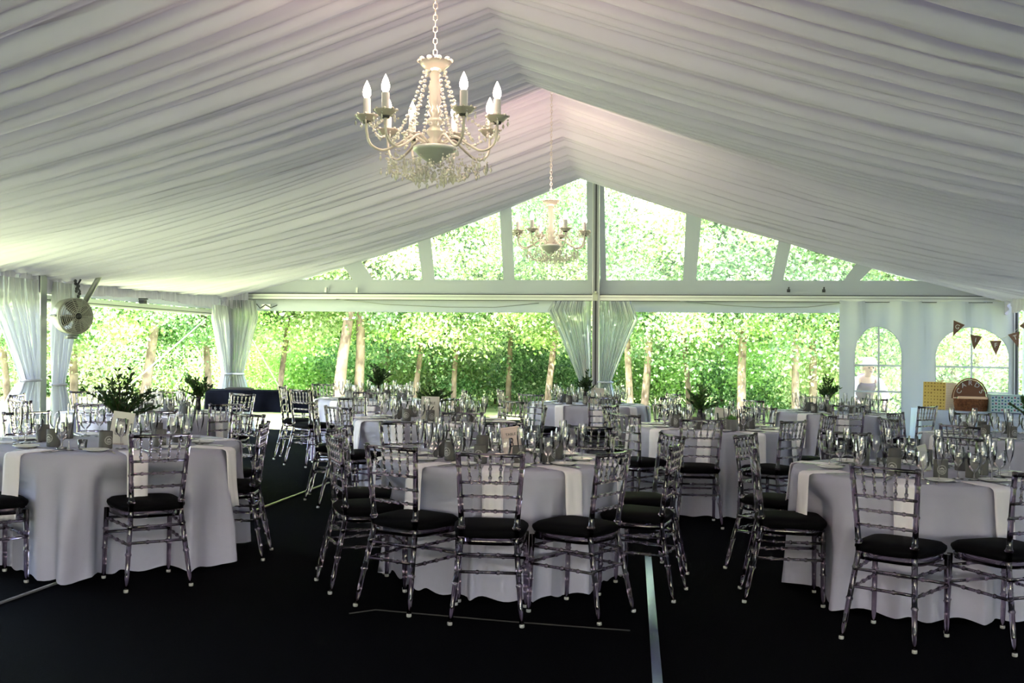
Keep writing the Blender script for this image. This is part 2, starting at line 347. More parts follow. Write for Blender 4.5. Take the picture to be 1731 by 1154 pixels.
# ------------------------------------------------------------------ far gable
def slab(pts, n_off, t=0.012, mb=None):
    """pts: (u,z) quad in a plane v=const; solid with thickness"""
    mb = mb or MB(); mb.hexa([tp(u, n_off, z) for u, z in pts], [tp(u, n_off + t, z) for u, z in pts]); return mb
g = slab([(-6.1, 2.315), (6.1, 2.315), (6.1, 2.57), (-6.1, 2.57)], 0.02)
strips = {'m1': [(-1.48, 2.56), (-1.30, 2.56), (-1.38, 4.2), (-1.58, 4.2)], 'm2': [(-2.80, 2.56), (-2.59, 2.56), (-2.72, 3.7), (-2.95, 3.7)],
          'm3': [(-3.95, 2.56), (-3.60, 2.56), (-4.05, 3.2), (-4.4, 3.2)], 'm4': [(1.34, 2.56), (1.54, 2.56), (1.66, 4.0), (1.40, 4.0)],
          'm5': [(2.67, 2.56), (2.85, 2.56), (3.08, 3.6), (2.86, 3.6)], 'm6': [(3.74, 2.56), (3.98, 2.56), (4.6, 3.2), (4.2, 3.2)]}
for k in strips: slab(strips[k], 0.018, 0.006, g)
slab([(-0.14, 2.3), (-0.06, 2.3), (-0.06, 4.5), (-0.17, 4.5)], 0.02, 0.008, g); slab([(0.06, 2.3), (0.16, 2.3), (0.10, 4.5), (0.04, 4.5)], 0.02, 0.008, g)
# rakes hidden over the liner
for s in (-1, 1):
    q = [(0, 4.42), (s * 6.2, 2.5), (s * 6.2, 2.62), (0, 4.55)]
    slab(q if s > 0 else q[::-1], 0.0, 0.05, g)
gw = g.build('wall_far_gable', M['vinyl'], smooth=False); gw['kind'] = 'structure'
slab([(-6.0, 2.5), (6.0, 2.5), (0.05, 4.40), (-0.05, 4.40)], 0.010, 0.003).build('window_1', M['pane'], smooth=False)['kind'] = 'structure'
rail = MB(); rot = Matrix.Rotation(TRZ, 3, 'Z')
def trail(mb, u0, u1, v, z, dv, dz):
    mb.hexa([tp(u0, v, z), tp(u1, v, z), tp(u1, v + dv, z), tp(u0, v + dv, z)], [tp(u0, v, z + dz), tp(u1, v, z + dz), tp(u1, v + dv, z + dz), tp(u0, v + dv, z + dz)])
trail(rail, -6.1, 6.2, -0.02, 2.245, 0.10, 0.09)
rl = empty('gable_beam', tp(0, 0, 0), 0, 'long pale aluminium beam across the far end below the gable windows', 'tent beam'); rl.location = (0, 0, 0)
rail.build('beam', M['alu'], rl, smooth=False)
gr = MB(); trail(gr, -6.1, 6.2, 0.078, 2.238, 0.006, 0.010); trail(gr, -6.1, 6.2, 0.078, 2.292, 0.006, 0.006); trail(gr, -6.1, 6.2, 0.078, 2.332, 0.006, 0.012)
gr.build('groove', M['alu_dark'], rl, smooth=False)
for u in (-4.38, -3.86): MB().box(tp(u, 0.10, 2.40), (0.03, 0.04, 0.08), TRZ).build('beam_clip', M['alu'], rl, smooth=False)
for u in (2.93, 3.45): MB().box(tp(u, 0.10, 2.41), (0.045, 0.04, 0.045), TRZ).box(tp(u, 0.13, 2.44), (0.02, 0.03, 0.05), TRZ).build('spotlight_clamp', M['alu_dark'], rl, smooth=False)
# rolled header flaps below the beam
def header(name, u0, u1, z0, z1):
    n = 40; rows = []
    for k in range(6):
        f = k / 5; row = []
        for i in range(n + 1):
            u = u0 + (u1 - u0) * i / n; sag = 0.012 * math.sin(PI * i / n)
            row.append(tp(u, 0.03 + 0.03 * math.sin(f * PI) + 0.006 * math.sin(u * 9 + f * 3), z1 + (z0 - z1) * f - sag * f))
        rows.append(row)
    o = MB().grid(rows).build(name, M['vinyl']); o['kind'] = 'structure'; return o
header('trim_4', -6.0, -0.2, 2.06, 2.25); header('trim_5', 0.2, 3.72, 2.08, 2.25)
def sagline(name, pts, label):
    return tag(MB().tube([tp(*p) for p in pts], 0.006, 5).build(name, M['pipe']), label, 'cord')
sagline('sagging_cord', [(-4.2, .12, 2.25), (-3.4, .12, 2.17), (-2.4, .12, 2.13), (-1.6, .12, 2.13), (-0.9, .12, 2.2)], 'thin cord sagging along the header flap left of the middle post')
sagline('sagging_cord', [(1.3, .12, 2.24), (2.0, .12, 2.18), (2.6, .12, 2.15), (3.2, .12, 2.16), (3.7, .12, 2.22)], 'thin cord sagging along the header flap right of the middle post')

def post(name, u, v, w_, h, label, slot=True):
    r = empty(name, tp(u, v, 0) * 1.0, 0, label, 'tent post')
    r.location.z = 0; o0 = r.location.copy()
    def q(du, dv, z): return tp(u + du, v + dv, z) - o0
    def bar(u0, u1, v0, v1, z0, z1):
        return MB().hexa([q(u0, v0, z0), q(u1, v0, z0), q(u1, v1, z0), q(u0, v1, z0)], [q(u0, v0, z1), q(u1, v0, z1), q(u1, v1, z1), q(u0, v1, z1)])
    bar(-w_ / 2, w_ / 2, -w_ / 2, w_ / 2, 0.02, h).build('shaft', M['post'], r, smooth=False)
    if slot:
        bar(-0.012, 0.012, w_ / 2, w_ / 2 + 0.003, 0.1, h).build('groove', M['alu_dark'], r, smooth=False)
        m = bar(-w_ / 2, -w_ / 2 + 0.012, w_ / 2, w_ / 2 + 0.012, 0.1, h); x = bar(w_ / 2 - 0.012, w_ / 2, w_ / 2, w_ / 2 + 0.012, 0.1, h); m.add(x.v, x.f)
        m.build('flange', M['alu'], r, smooth=False)
    MB().box((0, 0, 0.015), (w_ * 1.8, w_ * 1.8, 0.02), TRZ).build('base_plate', M['alu'], r, smooth=False)
    return r
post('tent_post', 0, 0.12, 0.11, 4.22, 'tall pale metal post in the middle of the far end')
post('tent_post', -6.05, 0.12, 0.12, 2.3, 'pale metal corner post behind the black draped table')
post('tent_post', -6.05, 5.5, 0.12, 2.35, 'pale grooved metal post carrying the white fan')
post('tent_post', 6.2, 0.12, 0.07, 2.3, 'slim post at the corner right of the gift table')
tag(MB().box(tp(0, 0.21, 2.30), (0.07, 0.03, 0.12), TRZ).box(tp(0.0, 0.235, 2.36), (0.03, 0.02, 0.05), TRZ).build('post_latch', M['rope'], smooth=False), 'small pale latch where beam and middle post cross', 'latch')
# knee brace
tag(MB().tube([tp(-6.0, 4.98, 1.6), tp(-5.42, 4.98, 2.58)], 0.032, 12).build('knee_brace', M['pipe']), 'slanting grey metal brace from the fan post up to the ceiling', 'brace')
# left eave: header panel and rail
sw = MB()
for (v0, v1) in ((0.2, 5.4), (5.6, 11.2), (11.4, 17), (17.2, 26)):
    n = 20; rows = [[tp(-6.13 + 0.01 * math.sin(i), v0 + (v1 - v0) * i / n, z) for i in range(n + 1)] for z in (2.34, 2.2, 2.06)]
    sw.grid(rows)
sw.build('wall_left', M['vinyl'])['kind'] = 'structure'
er = empty('eave_rail', (0, 0, 0), 0, 'pale eave rail over the left openings', 'tent beam')
def srail(U, v0, v1, z, dz, du):
    return MB().hexa([tp(U, v0, z), tp(U + du, v0, z), tp(U + du, v1, z), tp(U, v1, z)], [tp(U, v0, z + dz), tp(U + du, v0, z + dz), tp(U + du, v1, z + dz), tp(U, v1, z + dz)])
rows = [[tp(-6.2 + 0.03 * math.sin(i * 0.5), 11.3 + 15.6 * i / 400, z) for i in range(401)] for z in (2.1, 1.4, 0.7, 0.02)]
MB().grid(rows).build('wall_near_left', M['vinyl'])['kind'] = 'structure'
srail(-6.17, 0.2, 26, 1.96, 0.09, 0.06).build('rail', M['alu'], er, smooth=False)
srail(-6.11, 0.2, 26, 1.985, 0.012, 0.004).build('groove', M['alu_dark'], er, smooth=False)
cl = tp(-6.08, 2.95, 2.07)
tag(MB().box(cl, (0.08, 0.08, 0.05), TRZ).box(cl + Vector((0, 0, 0.04)), (0.14, 0.03, 0.02), TRZ).build('rail_clamp', M['alu_dark'], smooth=False), 'small dark clamp on the left eave rail', 'clamp')
jb = empty('junction_box', tp(-5.38, 0.14, 2.12), TRZ, 'small grey box with cable fixed right of the corner curtain', 'box')
MB().box((0, 0, 0), (0.17, 0.05, 0.08)).build('case', M['alu'], jb, smooth=False)
MB().tube([(-0.15, -0.03, 0.04), (-0.08, -0.05, -0.03), (0, -0.04, 0.03), (0.1, -0.05, -0.02), (0.2, -0.02, 0.03)], 0.008, 6).build('cable', M['alu_dark'], jb)
# right wall (white sidewall) and rear
rw = MB(); n = 500
rows = [[tp(6.30 + 0.03 * math.sin(i * 0.5) * (1 + 0.5 * math.sin(i * .13)), 0.1 + 20 * i / n, z) for i in range(n + 1)] for z in (2.36, 1.8, 0.9, 0.03)]
rw.grid(rows).build('wall_right', M['vinyl'])['kind'] = 'structure'

rwl = MB()  # unseen rear wall added to dim the near ceiling; doorway lights the cloths
for q_ in ([(-6.3, 0), (-2.6, 0), (-2.6, 4.2), (-6.3, 2.4)], [(2.6, 0), (6.3, 0), (6.3, 2.4), (2.6, 4.2)], [(-2.6, 2.1), (2.6, 2.1), (2.6, 4.2), (-2.6, 4.2)]):
    rwl.hexa([tp(u, 27.0, z) for u, z in q_], [tp(u, 27.05, z) for u, z in q_])
rwl.build('wall_rear_unseen', M['vinyl'], smooth=False)['kind'] = 'structure'
# right gable sidewall with two arched clear windows
WIN = [(3.90, 4.58, 1.48, 1.88), (5.08, 6.10, 1.47, 1.88)]
SILL = 0.38
def wtop(u):
    for a0, a1, zs, za in WIN:
        if a0 < u < a1:
            k = (u - (a0 + a1) / 2) / ((a1 - a0) / 2); return zs + (za - zs) * math.sqrt(max(0, 1 - k * k)), True
    return 1.2, False
def wav(u, z): return 0.10 + (0.045 * math.sin(u * 8.5 + 0.6 * math.sin(3 * z)) + 0.02 * math.sin(u * 21)) * (0.35 + 0.65 * min(1, (z) / 2.2))
wm = MB(); cols = sorted(set([round(3.68 + 2.54 * i / 150, 4) for i in range(151)] + [w_[k] + e for w_ in WIN for k in (0, 1) for e in (-0.001, 0.001)]))
up, dn = [[] for _ in range(7)], [[] for _ in range(5)]
for u in cols:
    zt, ins = wtop(u); top = 2.27 - 0.02 * abs(math.sin((u - 3.68) * PI / 0.42))
    zl = zt if ins else 1.0
    for k in range(7): z = top + (zl - top) * k / 6; up[k].append(tp(u, wav(u, z), z))
    z2 = SILL if ins else 1.0
    for k in range(5): z = z2 + (0.02 - z2) * k / 4; dn[k].append(tp(u, wav(u, z), z))
wm.grid(up); wm.grid(dn)
wr = wm.build('wall_far_right', M['vinyl']); wr['kind'] = 'structure'
for wi, (a0, a1, zs, za) in enumerate(WIN):
    m = MB(); rows = [[], [], [], []]
    for i in range(25):
        u = a0 - 0.01 + (a1 - a0 + 0.02) * i / 24; zt = wtop(min(a1 - 1e-3, max(a0 + 1e-3, u)))[0] + 0.01
        for k in range(4): z = zt + (SILL - 0.02 - zt) * k / 3; rows[k].append(tp(u, wav(u, z) - 0.012, z))
    po = m.grid(rows).build('window_%d' % (wi + 2), M['pane_hazy']); po['kind'] = 'structure'
    def bar(pts, wd):
        mm = MB(); mm.grid([[p + Vector((0, 0, 0)) for p in pts[0]], [p for p in pts[1]]]); return mm
    for zz in (1.31, 0.93):
        if wi == 1 and zz < 1: zz = 0.95
        us_ = [a0 + (a1 - a0) * i / 12 for i in range(13)]
        bar([[tp(u, wav(u, zz) - 0.004, zz + 0.014) for u in us_], [tp(u, wav(u, zz) - 0.004, zz - 0.014) for u in us_]], 0).build('muntin', M['vinyl'], po)
    uc = (a0 + a1) / 2 + (0.02 if wi == 0 else 0.0); zs_ = [SILL + (za - SILL) * i / 12 for i in range(13)]
    bar([[tp(uc - 0.014, wav(uc, z) - 0.003, z) for z in zs_], [tp(uc + 0.014, wav(uc, z) - 0.003, z) for z in zs_]], 0).build('muntin', M['vinyl'], po)
    rim = [tp(a0, wav(a0, SILL) + 0.004, SILL)]
    for i in range(25):
        u = a0 + (a1 - a0) * i / 24; z = wtop(min(a1 - 1e-3, max(a0 + 1e-3, u)))[0]; rim.append(tp(u, wav(u, z) + 0.004, z))
    rim.append(tp(a1, wav(a1, SILL) + 0.004, SILL))
    MB().tube(rim, 0.006, 5).build('window_binding', M['vinyl'], po)

# ------------------------------------------------------------------ gathered curtains tied to posts
def curtain(name, base, along, normal, top, shoulder, tie, bot, ztop, zsh, ztie, label, folds=7, seed=0, zbot=0.03):
    """top/shoulder/tie/bot = (a0,a1) extents along the wall; rises from floor to rail"""
    rn = random.Random(seed); N = 90; levels = []
    def lerp(a, b, t): return a + (b - a) * t
    zs = [ztop, lerp(ztop, zsh, .5), zsh] + [lerp(zsh, ztie, k / 7) for k in range(1, 8)] + [ztie - 0.03] + [lerp(ztie, zbot, k / 6) for k in range(1, 7)]
    ph1, ph2 = rn.random() * 6, rn.random() * 6; rows = []
    for z in zs:
        if z >= zsh: t = (ztop - z) / max(1e-6, ztop - zsh); a0, a1 = lerp(top[0], shoulder[0], t), lerp(top[1], shoulder[1], t); am = 0.02 + 0.02 * t
        elif z >= ztie: t = ((zsh - z) / (zsh - ztie)) ** 0.92; a0, a1 = lerp(shoulder[0], tie[0], t), lerp(shoulder[1], tie[1], t); am = 0.045 - 0.012 * t
        else: t = ((ztie - z) / (ztie - zbot)) ** 0.7; a0, a1 = lerp(tie[0], bot[0], t), lerp(tie[1], bot[1], t); am = 0.033 + 0.04 * t
        row = []
        for i in range(N + 1):
            s = i / N; ss = s + 0.02 * math.sin(s * 9 + ph1 + z)
            off = am * (math.sin(ss * 2 * PI * folds + ph1 + 0.5 * math.sin(3 * z)) + 0.4 * math.sin(ss * 2 * PI * folds * 2.3 + ph2 + z * 2))
            a = lerp(a0, a1, s); p = base(a, z) + normal * (0.10 + off); row.append(p)
        rows.append(row)
    cs_ = MB(); dz = Vector((0, 0, 0)); cs_.grid(rows)
    r = empty(name, rows[-1][N // 2], 0, label, 'curtain'); o0 = r.location.copy()
    cs_.v = [Vector(p) - o0 for p in cs_.v]; cs_.build('curtain_panel', M['curtain'], r)
    tm = (tie[0] + tie[1]) / 2; tw = abs(tie[1] - tie[0]) / 2 + 0.02; ring = []
    for i in range(17):
        a = 2 * PI * i / 16; ring.append(base(tm + tw * math.cos(a), ztie) + normal * (0.10 + 0.07 * math.sin(a)) - o0)
    MB().tube(ring, 0.014, 6, cap=False).build('tie_band', M['vinyl'], r)
    return r
gb = lambda a, z: tp(a, 0.16, z)
sb = lambda a, z: tp(-6.05, a, z)
curtain('gathered_curtain', gb, DU, DV, (-0.66, -0.06), (-0.74, -0.06), (-0.24, -0.07), (-0.36, -0.06), 2.23, 2.08, 0.98, 'white tied-back curtain on the left of the middle post', 7, 1)
curtain('gathered_curtain', gb, DU, DV, (0.06, 0.56), (0.06, 0.66), (0.07, 0.25), (0.06, 0.42), 2.23, 1.95, 0.98, 'white tied-back curtain on the right of the middle post', 7, 2)
curtain('gathered_curtain', gb, DU, DV, (-5.96, -5.5), (-5.96, -5.45), (-5.93, -5.72), (-5.95, -5.50), 2.22, 1.93, 0.98, 'white tied curtain right of the corner post, above the black table', 6, 3)
curtain('gathered_curtain', sb, -DV, DU, (0.95, 0.16), (0.95, 0.18), (0.5, 0.18), (0.85, 0.2), 2.12, 1.9, 0.98, 'white tied curtain left of the corner post', 6, 4)
curtain('gathered_curtain', sb, -DV, DU, (5.36, 4.85), (5.36, 4.86), (5.36, 5.14), (5.36, 4.98), 2.2, 1.95, 0.95, 'narrow white tied curtain on the right of the fan post', 5, 5)
curtain('gathered_curtain', sb, -DV, DU, (6.5, 5.66), (6.5, 5.66), (5.98, 5.66), (6.6, 5.66), 2.2, 1.9, 1.02, 'wide white tied curtain on the left of the fan post', 7, 6)

# ------------------------------------------------------------------ fan
fr = empty('wall_fan', tp(-5.72, 5.32, 1.79), 0, 'round cream cage fan mounted high on the grooved post', 'fan')
fr.rotation_euler = (0, 0, 0.88)       # local -Y looks out into the tent
X90 = Matrix.Rotation(PI / 2, 3, 'X')
MB().lathe([(0.155, -0.19), (0.205, -0.13), (0.215, 0.0), (0.215, 0.04), (0.205, 0.04), (0.205, -0.12)], 40, rot=X90).build('housing', M['fan_white'], fr)
cg = MB()
for k in range(9):
    r = 0.045 + 0.16 * k / 8; y = -0.055 - 0.045 * math.cos(k / 8 * PI / 2)
    cg.tube([(r * math.cos(a * PI / 18), y, r * math.sin(a * PI / 18)) for a in range(37)], 0.0048, 5, cap=False)
for k in range(10):
    a = k * PI / 5; cg.tube([(r * math.cos(a), -0.055 - 0.045 * math.cos((r - 0.03) / 0.18 * PI / 2), r * math.sin(a)) for r in (0.03, 0.09, 0.15, 0.213)], 0.0045, 5)
cg.build('cage', M['fan_white'], fr)
MB().lathe([(0.001, 0.13), (0.03, 0.125), (0.04, 0.10), (0.04, 0.0)], 16, rot=X90).build('hub', M['plastic_black'], fr)
for k in range(4):
    a = k * PI / 2 + 0.4; m = MB(); pts = []
    for r, wd in ((0.04, 0.03), (0.11, 0.065), (0.185, 0.06)):
        c = Vector((r * math.cos(a), -0.03, r * math.sin(a))); t = Vector((-math.sin(a), 0.35, math.cos(a))); pts.append([c - t * wd, c, c + t * wd])
    m.grid(pts).build('fan_blade', M['fan_blade'], fr)
MB().box((0, 0.24, -0.02), (0.05, 0.14, 0.05)).box((0.0, 0.06, -0.24), (0.12, 0.08, 0.05)).tube([(-0.22, 0, 0), (-0.23, 0.16, 0), (0, 0.27, 0), (0.23, 0.16, 0), (0.22, 0, 0)], 0.012, 6).build('bracket', M['pipe'], fr)
w_ = MB()
for k in range(7): w_.ball((0.10 + 0.02 * math.sin(k * 2), 0.1 + 0.01 * k, 0.24 + 0.03 * k), 0.022, 6, 4)
w_.tube([(0.1, 0.1, 0.22), (0.13, 0.12, 0.3), (0.09, 0.12, 0.36), (0.14, 0.13, 0.44)], 0.012, 6).build('chain', M['alu_dark'], fr)

# ------------------------------------------------------------------ chandeliers
def chandelier(v, zb, R, lit, label, chain_top, angs, zrot=0.0):
    base = tp(0, v, zb); r = empty('chandelier', base, zrot, label, 'chandelier'); r.rotation_euler = (0, -0.02, zrot); r.scale = (1, 1, 0.88)
    n = 8
    # central column
    MB().lathe([(0.012, 0.0), (0.035, 0.02), (0.05, 0.06), (0.026, 0.085), (0.044, 0.115), (0.044, 0.125), (0.024, 0.15), (0.042, 0.175), (0.042, 0.185), (0.024, 0.205), (0.038, 0.235), (0.022, 0.26), (0.034, 0.29), (0.026, 0.34), (0.034, 0.38), (0.022, 0.42), (0.03, 0.45), (0.014, 0.48)], 16).build('column', M['ch_column'], r)
    MB().lathe([(0.003, -0.075), (0.02, -0.07), (0.045, -0.05), (0.052, -0.045), (0.075, -0.025), (0.082, -0.022), (0.10, 0.005), (0.112, 0.01), (0.11, 0.03), (0.09, 0.03), (0.04, 0.0)], 24).build('bowl', M['ch_grey'], r)
    cr = MB(); cr.lathe([(0.015, 0.47), (0.045, 0.475), (0.07, 0.50), (0.085, 0.525), (0.07, 0.515), (0.02, 0.50)], 16)
    for k in range(10): a = k * PI / 5; cr.ball((0.08 * math.cos(a), 0.08 * math.sin(a), 0.53), 0.014, 6, 4)
    cr.build('crown_dish', M['ch_column'], r)
    ch = MB(); zc = 0.50; k = 0
    while zc < chain_top:
        a = (k % 2) * PI / 2; dx, dy = math.cos(a) * 0.010, math.sin(a) * 0.010
        ch.tube([(dx, dy, zc), (dx, dy, zc + 0.022), (0, 0, zc + 0.032), (-dx, -dy, zc + 0.022), (-dx, -dy, zc), (0, 0, zc - 0.01), (dx, dy, zc)], 0.0028, 4, cap=False); zc += 0.034; k += 1
    co = ch.build('chain', M['ch_metal'], r); co['kind'] = 'stuff'
    beads = MB(); drops = MB()
    def strand(p, q, sag, nb, rad, drop=0):
        p, q = Vector(p), Vector(q)
        for i in range(nb + 1):
            t = i / nb; c = p.lerp(q, t); c.z -= sag * 4 * t * (1 - t); beads.ball(c, rad * (0.8 + 0.4 * (i % 2)), 6, 4)
    def drop(c, s):
        c = Vector(c); beads.ball(c, s * 0.35, 5, 3); drops.lathe([(0.0005, -2.6 * s), (s * 0.45, -1.7 * s), (s * 0.3, -1.0 * s), (0.0005, -0.5 * s)], 6, c)
    for k in range(n):
        a = math.radians(angs[k]) - PI / 2; c, s = math.cos(a), math.sin(a); Rk = R * (1.0, 0.97)[k % 2]
        arm = MB(); pts = []
        for rr, zz in ((0.05, 0.05), (0.12, 0.085), (0.20, 0.03), (0.28, -0.01), (0.345, 0.02), (0.365, 0.09), (0.365, 0.14)):
            f = rr / 0.365 * Rk; pts.append((f * c, f * s, zz))
        sm = []
        for i in range(len(pts) - 1):
            p0 = Vector(pts[max(0, i - 1)]); p1 = Vector(pts[i]); p2 = Vector(pts[i + 1]); p3 = Vector(pts[min(len(pts) - 1, i + 2)])
            for j in range(4):
                t = j / 4; sm.append(0.5 * ((2 * p1) + (p2 - p0) * t + (2 * p0 - 5 * p1 + 4 * p2 - p3) * t * t + (3 * p1 - p0 - 3 * p2 + p3) * t ** 3))
        sm.append(Vector(pts[-1])); arm.tube(sm, 0.0072, 8)
        ao = arm.build('arm', M['ch_column'], r); e = Vector((Rk * c, Rk * s, 0))
        bo = MB().lathe([(0.006, 0.145), (0.035, 0.15), (0.055, 0.175), (0.058, 0.18), (0.03, 0.16), (0.012, 0.155)], 14, e)
        for j in range(8): b = j * PI / 4; bo.ball(e + Vector((0.055 * math.cos(b), 0.055 * math.sin(b), 0.18)), 0.009, 5, 3)
        bo.build('drip_pan', M['ch_column'], ao)
        MB().lathe([(0.02, 0.135), (0.024, 0.15), (0.012, 0.16)], 10, e, cap=True).build('socket_cup', M['fan_blade'], ao)
        MB().lathe([(0.019, 0.158), (0.019, 0.275), (0.010, 0.28)], 12, e).build('candle_sleeve', M['wax'], ao)
        MB().lathe([(0.009, 0.275), (0.019, 0.295), (0.021, 0.315), (0.014, 0.345), (0.005, 0.368), (0.0006, 0.378)], 12, e).build('candle_bulb', M['bulb'] if lit else M['wax'], ao)
        tip = e + Vector((0, 0, 0.17))
        strand((0.05 * c, 0.05 * s, 0.49), (0.62 * Rk * c, 0.62 * Rk * s, 0.05), 0.05, 20, 0.0092)
        an = math.radians(angs[(k + 1) % n]) - PI / 2; strand(tip, Vector((Rk * math.cos(an), Rk * math.sin(an), 0.17)), 0.07, 12, 0.008)
        for j in range(5): b = j * 2 * PI / 5 + k; drop(tip + Vector((0.056 * math.cos(b), 0.056 * math.sin(b), -0.015)), 0.015)
        for j, (rr, dz) in enumerate(((0.3, -0.03), (0.45, -0.05), (0.62, -0.05), (0.8, -0.03))):
            drop((Rk * rr * c, Rk * rr * s, dz), 0.017)
        # lower garland
        q0 = (0.72 * Rk * c, 0.72 * Rk * s, -0.03); q1 = (0.72 * Rk * math.cos(an), 0.72 * Rk * math.sin(an), -0.03)
        strand(q0, q1, 0.09, 12, 0.007); strand(q0, (0.05 * c, 0.05 * s, -0.07), 0.10, 14, 0.007)
        rnk = random.Random(k)
        for j in range(16):
            rr = Rk * (0.12 + 0.75 * rnk.random()); aa = a + rnk.random() * 2 * PI / n; zz = -0.06 - 0.12 * rnk.random() * (1.1 - rr / Rk)
            drop((rr * math.cos(aa), rr * math.sin(aa), zz), 0.013 + 0.006 * rnk.random())
    drop((0, 0, -0.09), 0.028)
    beads.build('bead_strands', M['crystal'], r)['kind'] = 'stuff'; drops.build('crystal_drops', M['crystal'], r)['kind'] = 'stuff'
    if lit:
        ld = bpy.data.lights.new('candle_glow', 'POINT'); ld.energy = 9; ld.color = (1.0, 0.66, 0.50); ld.shadow_soft_size = 0.25
        lo_ = bpy.data.objects.new('candle_glow', ld); C.objects.link(lo_); lo_.parent = r; lo_.location = (0, 0, 0.62)
    return r
chandelier(11.75, 2.47, 0.355, True, 'large near chandelier with eight lit candle bulbs and crystal strands', 1.75, [27, 68, 129, 166, 204, 230, 292, 320])
chandelier(6.45, 2.48, 0.345, True, 'smaller far chandelier seen against the gable windows', 1.75, [22, 75, 100, 160, 196, 255, 290, 325])

# ------------------------------------------------------------------ chiavari chair
def knob(mb, p, d, r=0.0155, l=0.012):
    d = Vector(d).normalized(); p = Vector(p); mb.tube([p - d * l, p - d * l * .4, p + d * l * .4, p + d * l], [r * .6, r, r, r * .6], 8, cap=False)
def bamboo(mb, p0, p1, r, ks, n=8, kr=1.45):
    p0, p1 = Vector(p0), Vector(p1); d = (p1 - p0).normalized(); L = (p1 - p0).length
    pts, rr = [p0], [r]
    for k in sorted(ks):
        for e, f in ((-0.010, 1), (-0.005, kr), (0.005, kr), (0.010, 1)): pts.append(p0 + d * (L * k + e)); rr.append(r * f)
    pts.append(p1); rr.append(r); mb.tube(pts, rr, n)
def make_chair():
    r = empty('chiavari_chair')
    def hw(z):      # half width of the back posts
        return 0.192 - (0.192 - 0.146) * z / 0.47 if z < 0.47 else 0.146 + (0.175 - 0.146) * (z - 0.47) / 0.45
    def yb(z): return (0.095 * z / 0.45) if z < 0.45 else 0.095 - 0.055 * ((z - 0.45) / 0.47) ** 1.3
    RES = M['resin']
    for s in (-1, 1):
        m = MB(); zs = [0.012, 0.1, 0.2, 0.212, 0.224, 0.30, 0.36, 0.372, 0.384, 0.45, 0.50, 0.512, 0.524, 0.60, 0.66, 0.672, 0.684, 0.76, 0.83, 0.842, 0.854, 0.905, 0.918, 0.922]
        rad = [0.0125, 0.0135, 0.015, 0.020, 0.015, 0.0155, 0.0155, 0.0205, 0.0155, 0.0165, 0.0165, 0.024, 0.0165, 0.0155, 0.015, 0.0195, 0.015, 0.0145, 0.014, 0.018, 0.014, 0.015, 0.017, 0.010]
        m.tube([(s * hw(z), yb(z), z) for z in zs], rad, 10).build('rear_leg', RES, r)
        m = MB(); zs = [0.012, 0.10, 0.18, 0.19, 0.20, 0.30, 0.31, 0.32, 0.44]; rad = [0.0125, 0.014, 0.0145, 0.0195, 0.0145, 0.015, 0.020, 0.015, 0.016]
        m.tube([(s * (0.200 - 0.012 * z), 0.455 - 0.02 * z, z) for z in zs], rad, 10).build('front_leg', RES, r)
        MB().lathe([(0.011, 0.0), (0.014, 0.003), (0.014, 0.014), (0.0125, 0.018)], 10, (s * hw(0), 0, 0), cap=True).build('foot_cap', M['resin_foot'], r)
        MB().lathe([(0.011, 0.0), (0.014, 0.003), (0.014, 0.014), (0.0125, 0.018)], 10, (s * 0.2, 0.455, 0), cap=True).build('foot_cap', M['resin_foot'], r)
        for zf, zr in ((0.275, 0.265), (0.375, 0.365)):
            m = MB(); bamboo(m, (s * hw(zr), yb(zr), zr), (s * 0.197, 0.449, zf), 0.0085, (0.25, 0.5, 0.75)); m.build('stretcher', RES, r)
    for z in (0.275, 0.365):
        m = MB(); bamboo(m, (-hw(z), yb(z), z), (hw(z), yb(z), z), 0.0085, (0.33, 0.67)); m.build('stretcher', RES, r)
        m = MB(); bamboo(m, (-0.197, 0.449, z + .01), (0.197, 0.449, z + .01), 0.0085, (0.33, 0.67)); m.build('stretcher', RES, r)
    for z, rr in ((0.905, 0.0105), (0.755, 0.008), (0.68, 0.0075), (0.60, 0.008)):
        m = MB(); bamboo(m, (-hw(z), yb(z), z), (hw(z), yb(z), z), rr, (0.2, 0.4, 0.6, 0.8) if z < 0.9 else ()); m.build('back_rail' if z < 0.9 else 'top_rail', RES, r)
    for k in range(5):
        x = (-2 + k) * 0.056; m = MB(); bamboo(m, (x * 0.97, yb(.755), 0.755), (x * 1.06, yb(.905), 0.905), 0.0062, (0.18, 0.5, 0.82), 8, 1.7); m.build('spindle', RES, r)
    # seat frame: a hoop following the seat outline
    def outline(k, ins):
        a = 2 * PI * k / 32; c, s = math.cos(a), math.sin(a); e = 0.42
        x = math.copysign(abs(c) ** e, c); y = math.copysign(abs(s) ** e, s)
        wx = 0.178 + 0.028 * (y + 1) / 2; return ((wx - ins) * x, 0.275 + (0.195 - ins) * y)
    m = MB(); rings = []
    for ins, z in ((0.004, 0.415), (0.0, 0.425), (0.0, 0.445), (0.006, 0.452), (0.04, 0.452), (0.04, 0.415)): rings.append([Vector((*outline(k, ins), z)) for k in range(33)])
    rings.append(rings[0]); m.grid(rings).build('seat_frame', RES, r)
    m = MB(); rings = []
    for ins, z in ((0.015, 0.450), (-0.003, 0.458), (-0.012, 0.478), (-0.010, 0.490), (0.012, 0.507), (0.06, 0.515), (0.12, 0.517), (0.17, 0.518)): rings.append([Vector((*outline(k, ins), z)) for k in range(33)])
    m.grid(rings); m.add([(0, 0.275, 0.518)] + rings[-1][:32], [(0, k + 1, (k + 1) % 32 + 1) for k in range(32)])
    m.build('seat_cushion', M['cushion'], r)
    return r
chair0 = make_chair(); chair_used = [False]
